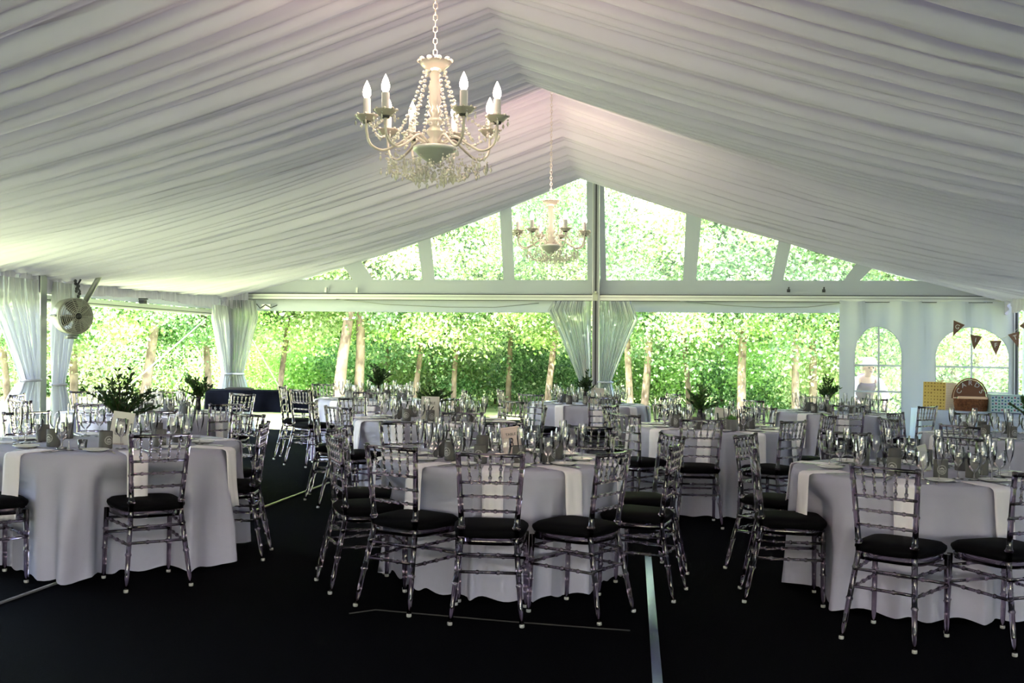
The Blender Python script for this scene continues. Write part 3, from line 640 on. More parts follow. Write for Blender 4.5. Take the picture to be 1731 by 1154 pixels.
def place_chair(x, y, face, label, group):
    rz = math.radians(face) - PI / 2
    if not chair_used[0]:
        chair_used[0] = True; chair0.location = (x, y, 0); chair0.rotation_euler = (0, 0, rz); return tag(chair0, label, 'chair', group)
    c = copy_tree(chair0, None, label, (x, y, 0), rz, group); c['category'] = 'chair'; return c

# ------------------------------------------------------------------ table ware prototypes
def flute():
    return MB().lathe([(0.0005, 0.002), (0.031, 0.002), (0.031, 0.004), (0.006, 0.008), (0.0035, 0.02), (0.0035, 0.085), (0.010, 0.10), (0.021, 0.135), (0.0265, 0.17), (0.027, 0.205), (0.0245, 0.235)], 20)
def wineglass():
    return MB().lathe([(0.0005, 0.002), (0.033, 0.002), (0.033, 0.004), (0.006, 0.008), (0.004, 0.02), (0.004, 0.075), (0.015, 0.085), (0.031, 0.105), (0.037, 0.135), (0.035, 0.165), (0.030, 0.195)], 20)
def goblet():
    return MB().lathe([(0.0005, 0.002), (0.034, 0.002), (0.034, 0.005), (0.010, 0.009), (0.006, 0.02), (0.008, 0.03), (0.006, 0.05), (0.018, 0.06), (0.034, 0.08), (0.040, 0.11), (0.038, 0.14), (0.035, 0.165)], 20)
def obj_proto(name, mb, m, smooth=True, auto=None):
    o = mb.build(name, m, None, smooth, auto=auto); return o
protos = {}
protos['champagne_flute'] = obj_proto('champagne_flute', flute(), M['glass'])
protos['wine_glass'] = obj_proto('wine_glass', wineglass(), M['glass'])
protos['water_goblet'] = obj_proto('water_goblet', goblet(), M['glass'])
# drink sleeve with emblem, local -Y = front
r = empty('drink_sleeve'); MB().lathe([(0.0005, 0.0), (0.034, 0.0), (0.036, 0.004), (0.0365, 0.098), (0.034, 0.101), (0.032, 0.098), (0.032, 0.012), (0.0005, 0.012)], 24).build('sleeve_body', M['foam'], r)
em = MB(); RR = 0.0371
def wrap(x, z): return Vector((RR * math.sin(x / RR), -RR * math.cos(x / RR), z))
def ringm(r0, r1, zc):
    em.grid([[wrap(r0 * math.cos(a * PI / 16), zc + r0 * math.sin(a * PI / 16)) for a in range(33)], [wrap(r1 * math.cos(a * PI / 16), zc + r1 * math.sin(a * PI / 16)) for a in range(33)]])
ringm(0.0225, 0.0245, 0.05); ringm(0.0195, 0.0203, 0.05)
em.add([wrap(x, z) for x, z in ((-0.013, 0.051), (-0.008, 0.060), (-0.005, 0.056), (0, 0.065), (0.005, 0.056), (0.008, 0.060), (0.013, 0.051))], [(0, 1, 2), (2, 3, 4), (4, 5, 6), (0, 2, 4, 6)])
for z0, wd in ((0.045, 0.016), (0.040, 0.013), (0.035, 0.010)):
    x = -wd
    while x < wd: em.add([wrap(x, z0), wrap(x + 0.003, z0), wrap(x + 0.003, z0 + 0.003), wrap(x, z0 + 0.003)], [(0, 1, 2, 3)]); x += 0.0045
em.build('emblem', M['print'], r, smooth=False); r.scale = (1.15, 1.15, 1.12); protos['drink_sleeve'] = r
# cutlery lies along +Y (handle toward the eater = +Y outward)
fk = MB(); fk.grid([[Vector((x, y, z + 0.002)) for x in (-w_, w_)] for y, w_, z in ((0.095, 0.008, 0.0), (0.05, 0.005, 0.001), (0.0, 0.0035, 0.002), (-0.03, 0.0035, 0.0), (-0.045, 0.010, -0.001), (-0.06, 0.011, 0.0))])
for k in range(4): x = -0.009 + 0.006 * k; fk.box((x, -0.08, 0.003), (0.0025, 0.042, 0.0015))
protos['fork'] = obj_proto('fork', fk, M['silver'])
kn = MB(); kn.box((0, 0.055, 0.0035), (0.014, 0.09, 0.005)); kn.hexa([(-0.007, 0.01, 0.001), (0.007, 0.01, 0.001), (0.009, -0.09, 0.001), (0.0, -0.115, 0.001)], [(-0.005, 0.01, 0.004), (0.005, 0.01, 0.004), (0.006, -0.09, 0.002), (0.0, -0.11, 0.002)])
protos['knife'] = obj_proto('knife', kn, M['silver'], smooth=False)
sp = MB(); sp.grid([[Vector((x, y, z + 0.002)) for x in (-w_, w_)] for y, w_, z in ((0.08, 0.007, 0.0), (0.03, 0.004, 0.001), (-0.03, 0.003, 0.001))]); sp.lathe([(0.0005, 0.001), (0.012, 0.003), (0.018, 0.007)], 14, (0, -0.05, 0))
protos['spoon'] = obj_proto('spoon', sp, M['silver'])
pl = MB(); pl.lathe([(0.0005, 0.004), (0.05, 0.004), (0.055, 0.002), (0.075, 0.013), (0.083, 0.015), (0.075, 0.010), (0.05, 0.0), (0.0005, 0.0)], 28)
protos['bread_plate'] = obj_proto('bread_plate', pl, M['china'])
# napkin: folded strip over the table edge, r0..edge then hanging. local +Y outward from table centre, origin at centre
def napkin_mesh(hang, skew, seed, flare=0.0):
    rn = random.Random(seed); RE = 0.80; prof = [(0.52, 0.770), (0.62, 0.770), (0.72, 0.770), (0.775, 0.769), (0.798, 0.760), (0.808, 0.742)]
    prof += [(0.812 + 0.012 * k / 6 + 0.02 * (k / 6) ** 2, 0.742 - hang * k / 6) for k in range(1, 7)]
    rows = []
    for j, (y, z) in enumerate(prof):
        t = j / (len(prof) - 1); h = 0.064 * (1 - 0.06 * t) + flare * t; dx = skew * t * t
        rows.append([Vector((dx - h + 2 * h * i / 8, y + 0.004 * math.sin(i * 1.7 + j * 0.6) * t * (2 if flare else 1), z + (0.006 * (1 - abs(i - 4) / 4) if j == len(prof) - 1 else 0))) for i in range(9)])
    m = MB(); m.grid(rows); n1 = len(m.v); top = list(m.v)
    m.add([Vector(p) + Vector((0, -0.004 if k // 9 > 4 else 0, -0.004 if k // 9 <= 4 else 0)) for k, p in enumerate(top)], [tuple(reversed([i * 9 + j, i * 9 + j + 1, (i + 1) * 9 + j + 1, (i + 1) * 9 + j])) for i in range(len(prof) - 1) for j in range(8)])
    nr = len(prof)
    for i in range(nr - 1): m.f.append((i * 9, (i + 1) * 9, n1 + (i + 1) * 9, n1 + i * 9)); m.f.append((i * 9 + 8, n1 + i * 9 + 8, n1 + (i + 1) * 9 + 8, (i + 1) * 9 + 8))
    for j in range(8): m.f.append(((nr - 1) * 9 + j, (nr - 1) * 9 + j + 1, n1 + (nr - 1) * 9 + j + 1, n1 + (nr - 1) * 9 + j))
    return m
naps = [napkin_mesh(h, s, k, f).mesh('napkin') for k, (h, s, f) in enumerate(((0.36, 0.0, 0), (0.33, 0.02, 0), (0.38, -0.015, 0), (0.30, 0.05, 0.02), (0.35, -0.04, 0.0)))]
for n_ in naps: n_.materials.append(M['white_cloth'])
for o in protos.values(): o.location = (0, -60, 0)
first = {k: True for k in protos}
def put(kind, loc, rz, label, group, cat):
    if first[kind]:
        first[kind] = False; o = protos[kind]; o.location = loc; o.rotation_euler = (0, 0, rz); return tag(o, label, cat, group)
    o = copy_tree(protos[kind], None, label, loc, rz, group); o['category'] = cat; return o

# ------------------------------------------------------------------ tables
CH = [ # table, x, y, facing (deg), seat word
 ('T3', -0.101, 5.824, 88, 'at the front'), ('T3', -0.686, 6.089, 57, 'at the front left'), ('T3', 0.619, 6.067, 145, 'at the front right'),
 ('T3', -1.11, 6.654, 22, 'on the near left'), ('T3', -1.20, 7.36, -10, 'on the left'), ('T3', 1.06, 6.66, 160, 'on the near right'),
 ('T3', 1.15, 7.50, 198, 'on the right'), ('T3', -0.80, 8.10, -66, 'at the far left'), ('T3', -0.08, 8.35, -72, 'at the far side'), ('T3', 0.62, 8.16, -108, 'at the far right'),
 ('T1', -2.053, 6.49, 125, 'at the front'), ('T1', -1.66, 7.60, 184, 'at the right end'), ('T1', -2.02, 8.55, 238, 'at the far right'), ('T1', -2.81, 8.62, -72, 'at the far side'),
 ('T1', -3.62, 8.15, -38, 'at the far left'), ('T1', -3.35, 6.42, 42, 'at the left end'),
 ('T16', -1.56, 9.70, 48, 'at the near left'), ('T16', -0.40, 9.36, 104, 'at the near side'), ('T16', 0.05, 11.62, -128, 'at the far right'), ('T16', 0.38, 10.64, 180, 'at the right end'),
 ('T16', -1.92, 10.48, 4, 'at the left end'), ('T16', -1.68, 11.45, -42, 'at the far left'), ('T16', -0.7, 11.85, -88, 'at the far side'),
 ('A', -2.50, 9.75, 141, 'at the near right'), ('A', -3.50, 9.28, 100, 'at the near side'), ('A', -4.45, 11.45, -45, 'at the far left'), ('A', -3.72, 11.85, -72, 'at the far side'), ('A', -4.74, 10.42, 4, 'at the left end'),
 ('A', -4.30, 9.50, 54, 'at the near left'), ('A', -2.84, 11.72, 238, 'at the far right'),
 ('B', -1.66, 12.82, 104, 'at the near side'), ('B', -2.60, 15.02, -46, 'at the far left'), ('B', -1.58, 15.38, -80, 'at the far side'), ('B', -2.55, 13.05, 52, 'at the near left'), ('B', -2.95, 13.94, 0, 'at the left end'), ('B', -0.55, 14.05, 190, 'at the right end'),
 ('C', 1.12, 13.12, 98, 'at the near side'), ('C', -0.18, 14.5, 12, 'at the left end'), ('C', 0.22, 13.35, 55, 'at the near left'), ('C', 2.22, 14.70, 202, 'at the right end'), ('C', 1.98, 13.45, 140, 'at the near right'),
 ('D', 1.62, 9.22, 90, 'at the near side'), ('D', 2.46, 9.35, 130, 'at the near right'), ('D', 2.66, 11.62, 240, 'at the far right'), ('D', 1.66, 11.78, -62, 'at the far side'), ('D', 0.98, 9.70, 46, 'at the near left'), ('D', 0.98, 11.12, -30, 'at the far left'), ('D', 3.08, 10.45, 185, 'at the right end'),
 ('G', 1.915, 5.631, 50, 'at the near left'), ('G', 2.74, 5.57, 112, 'at the near edge'), ('G', 1.45, 6.72, -8, 'at the left end'), ('G', 1.62, 7.70, -36, 'at the far left'), ('G', 2.50, 8.18, -100, 'at the far side'), ('G', 3.28, 7.95, 238, 'at the far right'),
 ('F', 3.80, 9.30, 40, 'at the near left'), ('F', 3.45, 10.10, 8, 'at the left end'), ('F', 3.90, 11.20, -44, 'at the far left'), ('F', 4.86, 11.55, -97, 'at the far side'),
 ('E', 3.88, 12.55, 78, 'at the near side'), ('E', 4.93, 14.78, 230, 'at the far right'), ('E', 2.92, 13.3, 28, 'at the left end'), ('E', 4.12, 15.0, -88, 'at the far side'), ('E', 4.92, 12.80, 125, 'at the near right')]
def cloth_mesh(seed, hem_r, nf, R=0.765, zb=0.012, hem=None):
    rn = random.Random(seed); N = 216; rows = []
    zt = 0.766
    for rr in (0.001, 0.25, 0.5, 0.7, R - 0.015): rows.append([Vector((rr * math.cos(2 * PI * i / N), rr * math.sin(2 * PI * i / N), zt)) for i in range(N + 1)])
    phs = [rn.random() * 6.28 for _ in range(5)]
    def fold(a):
        s = 0.6 * math.sin(nf * a + phs[0] + 0.9 * math.sin(2 * a + phs[1])) + 0.35 * math.sin((nf * 2 - 3) * a + phs[2]) + 0.3 * math.sin(3 * a + phs[3])
        s = s / 1.0; return abs(s) ** 0.8 * (1 if s > 0 else -0.6)
    for j in range(17):
        t = j / 16; z = zt - 0.004 - (zt - 0.004 - zb) * t
        row = []
        for i in range(N + 1):
            a = 2 * PI * (i % N) / N; f = fold(a)
            e = R * 0.012
            rad = R - 0.004 + 0.016 * min(1, t * 10) + hem_r * t ** 0.9 + 0.082 * f * min(1, t * 1.5) ** 1.1
            zz = z
            if t > 0.9: zz += (0.012 * math.sin(nf * 1.7 * a + phs[4]) + 0.012)
            ang = a + 0.035 * math.sin(nf * a + phs[0] + 1.2) * t
            row.append(Vector((rad * math.cos(ang), rad * math.sin(ang), zz)))
        rows.append(row)
    return MB().grid(rows)
TABLES = {
 'T3': (-0.067, 7.122, 'the centre table'), 'T1': (-2.72, 7.48, 'the near left table'),
 'T16': (-0.74, 10.606, 'the table behind centre'), 'A': (-3.52, 10.571, 'the table behind near-left'),
 'B': (-1.722, 14.108, 'the table by the black table'), 'C': (1.031, 14.429, 'the table before the middle post'),
 'D': (1.933, 10.52, 'the herb pot table'), 'E': (4.101, 13.789, 'the table by the narrow window'),
 'F': (4.714, 10.345, 'the table by the gift table'), 'G': (2.584, 6.93, 'the near right table')}
def sector(deg):
    names = {-90: 'nearest', -60: 'near right', -30: 'right-hand near', 0: 'right end', 30: 'right-hand far', 60: 'far right', 90: 'farthest', 120: 'far left', 150: 'left-hand far', 180: 'left end', -150: 'left-hand near', -120: 'near left'}
    d = (deg + 180) % 360 - 180; k = int(round(d / 30.0)) * 30
    if k == -180: k = 180
    return names[k]
SEAT0 = {'T3': -92, 'T1': -70, 'T16': -74, 'A': -89, 'B': -88, 'C': -86, 'D': -104, 'E': -100, 'F': -130, 'G': -112}
used_words = {}
def push_cloth(mb, k, cx, cy, rz, sc_):
    """chair seats and front legs press the hanging cloth inward, the way pushed-in chairs do"""
    mine = [c for c in CH if c[0] == k]
    for i, p in enumerate(mb.v):
        if p[2] > 0.72 or p[0] ** 2 + p[1] ** 2 < 0.3: continue
        ca, sa = math.cos(rz), math.sin(rz); x = cx + (p[0] * ca - p[1] * sa) * sc_; y = cy + (p[0] * sa + p[1] * ca) * sc_
        for (_, hx, hy, fd, _w) in mine:
            f = math.radians(fd); dx, dy = x - hx, y - hy
            ly = dx * math.cos(f) + dy * math.sin(f); lx = dx * math.sin(f) - dy * math.cos(f)
            lim = 0.50
            if ly < lim and abs(lx) < 0.30:
                wx = min(1, (0.30 - abs(lx)) / 0.07); wz = min(1, (0.72 - p[2]) / 0.14); mv = min(0.45, lim - ly) * wx * wz
                x += mv * math.cos(f); y += mv * math.sin(f)
        X, Y = (x - cx) / sc_, (y - cy) / sc_; mb.v[i] = (X * ca + Y * sa, -X * sa + Y * ca, p[2])
for ti, (k, (x, y, desc)) in enumerate(TABLES.items()):
    EX = 0.09 if k == 'T1' else 0.0
    t = empty('round_table', (x, y, 0), 0, 'round folding table hidden under the cloth of ' + desc, 'table', 'round banquet tables')
    MB().lathe([(0.0005, 0.735), (0.745, 0.735), (0.755, 0.742), (0.755, 0.756), (0.745, 0.762), (0.0005, 0.762)], 48).build('tabletop', M['wicker_lid'], t)
    for s in range(4):
        a = PI / 4 + s * PI / 2; MB().tube([(0.35 * math.cos(a), 0.35 * math.sin(a), 0.735), (0.38 * math.cos(a), 0.38 * math.sin(a), 0.0)], 0.014, 8).build('leg', M['pipe'], t)
    t.scale = (1 + EX * 1.2, 1 + EX * 1.2, 1)
    hem = {'T1': 0.05, 'G': 0.06, 'T3': 0.02}.get(k, 0.03)
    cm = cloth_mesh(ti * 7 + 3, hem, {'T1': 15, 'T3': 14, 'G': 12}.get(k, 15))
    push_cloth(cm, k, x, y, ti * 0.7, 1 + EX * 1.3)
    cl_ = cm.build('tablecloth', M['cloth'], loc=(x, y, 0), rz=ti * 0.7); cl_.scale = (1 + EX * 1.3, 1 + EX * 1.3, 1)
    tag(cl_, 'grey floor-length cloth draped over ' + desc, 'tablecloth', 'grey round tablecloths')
    seats = {'T1': [-60, -109, -13, 32, 78, 122, 166, -164], 'G': [-115, -76, -38, 0, 40, 75, 110, 145, -165]}.get(k) or [SEAT0[k] + 36 * q for q in range(10)]
    for s, deg in enumerate(seats):
        a = math.radians(deg); rn = random.Random(ti * 100 + s)
        word = sector(deg)
        # ten seats fall into twelve named sectors; each name is used once per table
        where = 'at the %s place of %s' % (word, desc)
        if (k, word) in used_words: where = 'at the second %s place of %s' % (word, desc)
        used_words[(k, word)] = 1
        zt = 0.767; ca, sa = math.cos(a), math.sin(a)
        def W(rr, off, z=zt):
            rr += EX * 0.8; return (x + rr * ca + off * (-sa), y + rr * sa + off * ca, z)
        rz = a - PI / 2
        me = naps[rn.choice([0, 0, 1, 2, 2, 4] if not (k == 'G' and s == 9) else [3])]
        n_o = bpy.data.objects.new('napkin', me); C.objects.link(n_o); n_o.location = (x + EX * ca, y + EX * sa, 0); n_o.rotation_euler = (0, 0, rz)
        tag(n_o, 'hanging white napkin ' + where, 'napkin', 'white napkins hanging from the tables')
        put('bread_plate', W(0.50, -0.19), 0, 'small bread plate ' + where, 'white bread plates', 'plate')
        put('fork', W(0.61, -0.11, 0.767), rz + rn.uniform(-.1, .1), 'steel fork ' + where, 'forks on the round tables', 'fork')
        put('knife', W(0.61, 0.11, 0.767), rz + rn.uniform(-.1, .1), 'steel knife ' + where, 'knives on the round tables', 'knife')
        put('spoon', W(0.61, 0.155, 0.767), rz + rn.uniform(-.2, .2), 'steel spoon ' + where, 'spoons on the round tables', 'spoon')
        j = lambda: rn.uniform(-0.015, 0.015)
        put('water_goblet', W(0.46 + j(), 0.06 + j()), rn.random() * 6, 'stemmed water goblet ' + where, 'water goblets on the round tables', 'glass')
        put('wine_glass', W(0.40 + j(), -0.01 + j()), rn.random() * 6, 'clear wine glass ' + where, 'wine glasses on the round tables', 'glass')
        put('champagne_flute', W(0.50 + j(), 0.155 + j()), rn.random() * 6, 'tall champagne flute ' + where, 'champagne flutes on the round tables', 'glass')
        put('drink_sleeve', W(0.36 + j(), -0.10 + j()), rz + PI + rn.uniform(-.5, .5), 'grey drink sleeve ' + where, 'grey drink sleeves', 'drink sleeve')

for t_, x, y, fdeg, wd in CH:
    place_chair(x, y, fdeg, 'clear chair with black cushion %s of %s' % (wd, TABLES[t_][2].replace('the ', 'the ', 1)), 'clear chairs round the tables')

# ------------------------------------------------------------------ signs
def sign(x, y, ang, lean, roll, wd, ht, cm, num, label, trim=None, inner=False, z=0.768, green=False):
    r = empty('table_sign', (x, y, z), 0, label, 'sign'); r.rotation_euler = (0, 0, ang)
    q = Matrix.Rotation(-lean, 4, 'X') @ Matrix.Rotation(roll, 4, 'Y')
    def part(mb, nm, m, off=None):
        o = mb.build(nm, m, r, smooth=False); o.matrix_local = q; return o
    part(MB().box((0, 0, ht / 2), (wd, 0.006, ht)), 'card', cm)
    if trim:
        m = MB(); b = 0.006
        for (cx, cz, sx, sz) in ((0, 0.012, wd * 0.88, 0.003), (0, ht - 0.012, wd * 0.88, 0.003), (-wd * 0.44, ht / 2, 0.003, ht - 0.024), (wd * 0.44, ht / 2, 0.003, ht - 0.024)): m.box((cx, -0.0036, cz), (sx, 0.0015, sz))
        part(m, 'border', trim)
    if inner:
        m = MB()
        for (cx, cz, sx, sz) in ((0, ht * 0.78, wd * 0.5, 0.0025), (0, ht * 0.30, wd * 0.5, 0.0025), (-wd * 0.25, ht * .54, 0.0025, ht * 0.48), (wd * 0.25, ht * .54, 0.0025, ht * 0.48)): m.box((cx, -0.0036, cz), (sx, 0.0015, sz))
        part(m, 'border', M['ink'])
    if num:
        a = text_obj('lettering', 'TABLE', wd * 0.20, M['ink'], r, (0, 0, 0), (0, 0, 0), 0.0008)
        a.matrix_local = q @ Matrix.Translation((0, -0.0042, ht * 0.73)) @ Matrix.Rotation(PI / 2, 4, 'X')
        b_ = text_obj('numeral', num, wd * 0.60, M['ink'], r, (0, 0, 0), (0, 0, 0), 0.0008)
        b_.matrix_local = q @ Matrix.Translation((0, -0.0042, ht * 0.43)) @ Matrix.Rotation(PI / 2, 4, 'X') @ Matrix.Diagonal((0.85, 1.15, 1, 1)) @ Matrix(((1, 0.25, 0, 0), (0, 1, 0, 0), (0, 0, 1, 0), (0, 0, 0, 1)))
    m = MB().box((0, 0.004, 0.004), (wd * 0.5, 0.02, 0.008)); m.build('foot', M['card_trim'], r, smooth=False)
    st = MB().hexa([(-0.01, 0.06, 0), (0.01, 0.06, 0), (0.01, 0.064, 0), (-0.01, 0.064, 0)], [(-0.01, 0.01 + ht * .6 * math.sin(lean), ht * .6), (0.01, 0.01 + ht * .6 * math.sin(lean), ht * .6), (0.01, 0.014 + ht * .6 * math.sin(lean), ht * .6), (-0.01, 0.014 + ht * .6 * math.sin(lean), ht * .6)])
    st.build('easel_leg', M['card_trim'], r, smooth=False)
    return r
sign(0.03, 7.30, 0.05, 0.18, -0.16, 0.125, 0.19, M['card_pink'], '3', 'pinkish tilted card reading TABLE 3 on the centre table', M['card_trim'])
sign(-2.62, 7.34, -0.15, 0.18, 0.09, 0.155, 0.22, M['card'], '1', 'cream card reading TABLE 1 in front of leafy branches', None, True)
sign(-0.755, 10.30, 0.0, 0.1, 0.0, 0.17, 0.235, M['card'], '16', 'cream bordered card reading TABLE 16 below a leafy centrepiece', M['card_trim'])
sign(-3.42, 10.45, 0.0, 0.12, 0.0, 0.17, 0.20, M['card'], '2', 'white card sign on the round table behind the table marked 1', M['card_trim'])
sign(2.02, 10.45, 0.1, 0.2, 0.1, 0.15, 0.19, M['card'], None, 'cream card sign beside the small potted herb', M['card_trim'])
sign(1.12, 14.3, 0.0, 0.25, 0.1, 0.17, 0.22, M['card'], 'C'[:0] or None, 'cream card sign in front of the middle post', M['card_trim'])
gs = sign(2.66, 6.95, 0.75, 0.25, -0.1, 0.11, 0.17, M['card'], None, 'card sign with greenish border on the near right table', mat('pale_green_trim', (0.62, 0.72, 0.45), 0.7))

# ------------------------------------------------------------------ greenery
def foliage(mb, base, h, spread, nst, leaf, seed, fern=False, stems=None):
    rn = random.Random(seed); stems = stems or MB()
    for i in range(nst):
        a = rn.random() * 2 * PI; sp = spread * (0.25 + 0.75 * rn.random()); hh = h * (0.45 + 0.55 * rn.random()) * (1.1 - 0.45 * sp / spread)
        pts = []
        for j in range(9):
            t = j / 8; pts.append(Vector(base) + Vector((math.cos(a) * sp * t ** 1.3, math.sin(a) * sp * t ** 1.3, hh * (t - 0.22 * t * t * (sp / spread)))))
        stems.tube(pts, 0.0025, 4)
        for j in range(2, 9):
            for s in (-1, 1, 0.3):
                p = pts[j]; d = (pts[j] - pts[j - 1]).normalized(); sd_ = d.cross(Vector((0, 0, 1))); sd_ = sd_.normalized() if sd_.length > 1e-3 else Vector((1, 0, 0))
                out = (sd_ * s + d * 0.8 + Vector((rn.uniform(-.4, .4), rn.uniform(-.4, .4), rn.uniform(-.2, .5)))).normalized()
                L = leaf * rn.uniform(0.7, 1.25); wv = out.cross(Vector((rn.uniform(-1, 1), rn.uniform(-1, 1), 1))).normalized() * L * (0.15 if fern else 0.22)
                n2 = out.cross(wv).normalized() * L * 0.08
                mb.add([p, p + out * L * 0.35 + wv + n2, p + out * L * 0.75 + wv * 0.7, p + out * L, p + out * L * 0.75 - wv * 0.7, p + out * L * 0.35 - wv + n2, p + out * L * 0.5], [(0, 6, 1), (1, 6, 2), (2, 6, 3), (3, 6, 4), (4, 6, 5), (5, 6, 0)])
    return mb, stems
def centrepiece(x, y, h, spread, nst, leaf, seed, label, vase='glass', vh=0.17, zr=0.0):
    r = empty('leafy_centrepiece', (x, y, 0.768), zr, label, 'centrepiece')
    if vase == 'glass': MB().lathe([(0.0005, 0.0), (0.028, 0.0), (0.03, 0.005), (0.026, vh * .6), (0.022, vh * .85), (0.03, vh), (0.027, vh)], 18).build('vase', M['dark_vase'], r)
    else: MB().lathe([(0.0005, 0.0), (0.05, 0.0), (0.055, 0.004), (0.062, vh), (0.065, vh + 0.004), (0.058, vh), (0.05, vh - 0.02)], 22).build('pot', M['zinc'], r)
    fm, st = foliage(MB(), (0, 0, vh * 0.75), h, spread, nst, leaf, seed)
    fm.build('foliage', M['leaf_dark'] if vase == 'glass' else M['leaf_herb'], r)['kind'] = 'stuff'
    st.build('stems', M['stem'], r)['kind'] = 'stuff'; return r
centrepiece(-2.68, 7.55, 0.46, 0.27, 26, 0.045, 1, 'large sprawling dark green branches behind the card marked 1', vh=0.16)
centrepiece(-2.98, 9.15 + 1.3, 0.34, 0.18, 14, 0.05, 11, 'upright dark green sprays on the round table behind the table marked 1')
centrepiece(-0.74, 10.62, 0.20, 0.18, 18, 0.045, 2, 'low leafy branches above the card marked 16', vh=0.19)
centrepiece(-1.70, 14.05, 0.36, 0.15, 18, 0.05, 3, 'dark leafy bunch on the far table nearest the black table', vh=0.2)
centrepiece(0.97, 14.25, 0.33, 0.13, 18, 0.045, 4, 'leafy bunch in a slim vase in front of the middle post', vh=0.17)
centrepiece(1.84, 10.62, 0.32, 0.17, 20, 0.045, 5, 'dark leafy branches on the table with the potted herb', vh=0.17)
centrepiece(4.02, 13.9, 0.36, 0.16, 22, 0.05, 6, 'dark leafy bunch beside the pale wall edge on the right', vh=0.17)
centrepiece(4.93, 10.35, 0.28, 0.2, 20, 0.055, 7, 'leafy branches cut by the right edge of the picture', vh=0.17)
centrepiece(2.05, 10.12, 0.06, 0.05, 30, 0.03, 8, 'small bright green herb in a grey pot', vase='pot', vh=0.10)
# small votive cups by the near centrepieces
for x, y, l in ((-2.72, 6.98, 'small clear votive cup beside the card marked 1'), (0.18, 6.86, 'small clear votive cup on the centre table marked 3'), (2.42, 7.12, 'small clear votive cup on the near right table')):
    tag(MB().lathe([(0.0005, 0.0), (0.022, 0.0), (0.026, 0.006), (0.030, 0.06), (0.027, 0.06), (0.022, 0.008)], 16).build('votive_cup', M['glass'], loc=(x, y, 0.768)), l, 'votive cup')

# ------------------------------------------------------------------ black draped table at the back left
def rect_table(name, cx, cy, L, W, rz, m, label, drop, folds=14, clabel=''):
    t = empty(name, (cx, cy, 0), rz, label, 'table')
    MB().box((0, 0, 0.745), (L - 0.02, W - 0.02, 0.025)).build('tabletop', M['wicker_lid'], t, smooth=False)
    for sx in (-1, 1):
        for sy in (-1, 1): MB().tube([(sx * (L / 2 - 0.15), sy * (W / 2 - 0.12), 0.735), (sx * (L / 2 - 0.15), sy * (W / 2 - 0.12), 0)], 0.014, 8).build('leg', M['pipe'], t)
    pts = []; nx = 60; ny = 24
    for i in range(nx): pts.append((-L / 2 + L * i / nx, -W / 2, 0, -1))
    for i in range(ny): pts.append((L / 2, -W / 2 + W * i / ny, 1, 0))
    for i in range(nx): pts.append((L / 2 - L * i / nx, W / 2, 0, 1))
    for i in range(ny): pts.append((-L / 2, W / 2 - W * i / ny, -1, 0))
    pts.append(pts[0]); rows = []
    rows.append([Vector((0.02 * p[0], 0.02 * p[1], 0.766)) for p in pts])
    for zf in range(7):
        tt = zf / 6; row = []
        for k, p in enumerate(pts):
            o = 0.012 + 0.02 * tt + 0.02 * tt * math.sin(k * 2 * PI * folds / len(pts) * 2 + 1)
            row.append(Vector((p[0] + p[2] * o, p[1] + p[3] * o, 0.766 - 0.004 * (zf == 0) - drop * tt)))
        rows.append(row)
    c = MB().grid(rows).build('table_cover', m, loc=(cx, cy, 0), rz=rz); tag(c, clabel, 'tablecloth')
rect_table('long_table', -3.62, 15.95, 1.50, 0.6, math.radians(-8.45) + 0.25, M['black_cloth'], 'long narrow table under a black cover by the corner post', 0.30, 6, 'black cover over the long table below the corner curtains')
lp = empty('black_case', (-3.95, 15.95, 0.767), 0.1, 'flat black case lying on the black draped table', 'case')
MB().box((0, 0, 0.012), (0.38, 0.25, 0.022)).build('case_base', M['plastic_black'], lp, smooth=False); MB().box((0, 0.01, 0.028), (0.30, 0.2, 0.008)).build('case_lid', M['plastic_black'], lp, smooth=False)
# gift table
rect_table('gift_table', 6.48, 15.35, 1.5, 0.62, TRZ, M['blue_cloth'], 'long gift table under a pale blue cloth before the wide arched window', 0.72, 9, 'pale blue cloth hanging from the gift table')
g1 = empty('gift_box', (6.04, 15.42, 0.767), -0.85, 'tall gold ring-patterned gift box with peach side', 'gift box')
MB().box((0, 0, 0.19), (0.33, 0.30, 0.38)).build('box_body', M['gold_print'], g1, smooth=False)
MB().box((0.167, 0, 0.19), (0.004, 0.301, 0.378)).build('side_panel', M['peach_print'], g1, smooth=False)
MB().tube([(-0.02, 0, 0.385), (-0.05, 0.01, 0.41), (0, 0, 0.39), (0.05, 0.02, 0.41), (0.03, 0, 0.385)], 0.006, 6).build('bow', M['ribbon'], g1)
g2 = empty('gift_box', (6.80, 15.02, 0.767), -0.12, 'pale blue gift box printed with rows of coloured dots', 'gift box')
MB().box((0, 0, 0.115), (0.45, 0.2, 0.23)).build('box_body', M['blue_print'], g2, smooth=False)
MB().box((0, 0, 0.235), (0.455, 0.205, 0.012)).build('box_lid', M['blue_print'], g2, smooth=False)
for ci, cc in enumerate(((0.03, 0.10, 0.30), (0.30, 0.03, 0.08), (0.02, 0.20, 0.16), (0.10, 0.03, 0.16))):
    m = MB()
    for ix in range(11):
        for iz in range(5):
            if (ix * 3 + iz * 2 + ix * iz) % 4 != ci: continue
            cx, cz = -0.205 + ix * 0.041, 0.025 + iz * 0.043 + (0.008 if ix % 2 else 0); n0 = len(m.v)
            m.add([(cx + 0.0125 * math.cos(a * PI / 4), -0.1008, cz + 0.0125 * math.sin(a * PI / 4)) for a in range(8)], [tuple(range(8))])
    m.build('dot_print', mat('print_dots', cc, 0.6), g2, smooth=False)
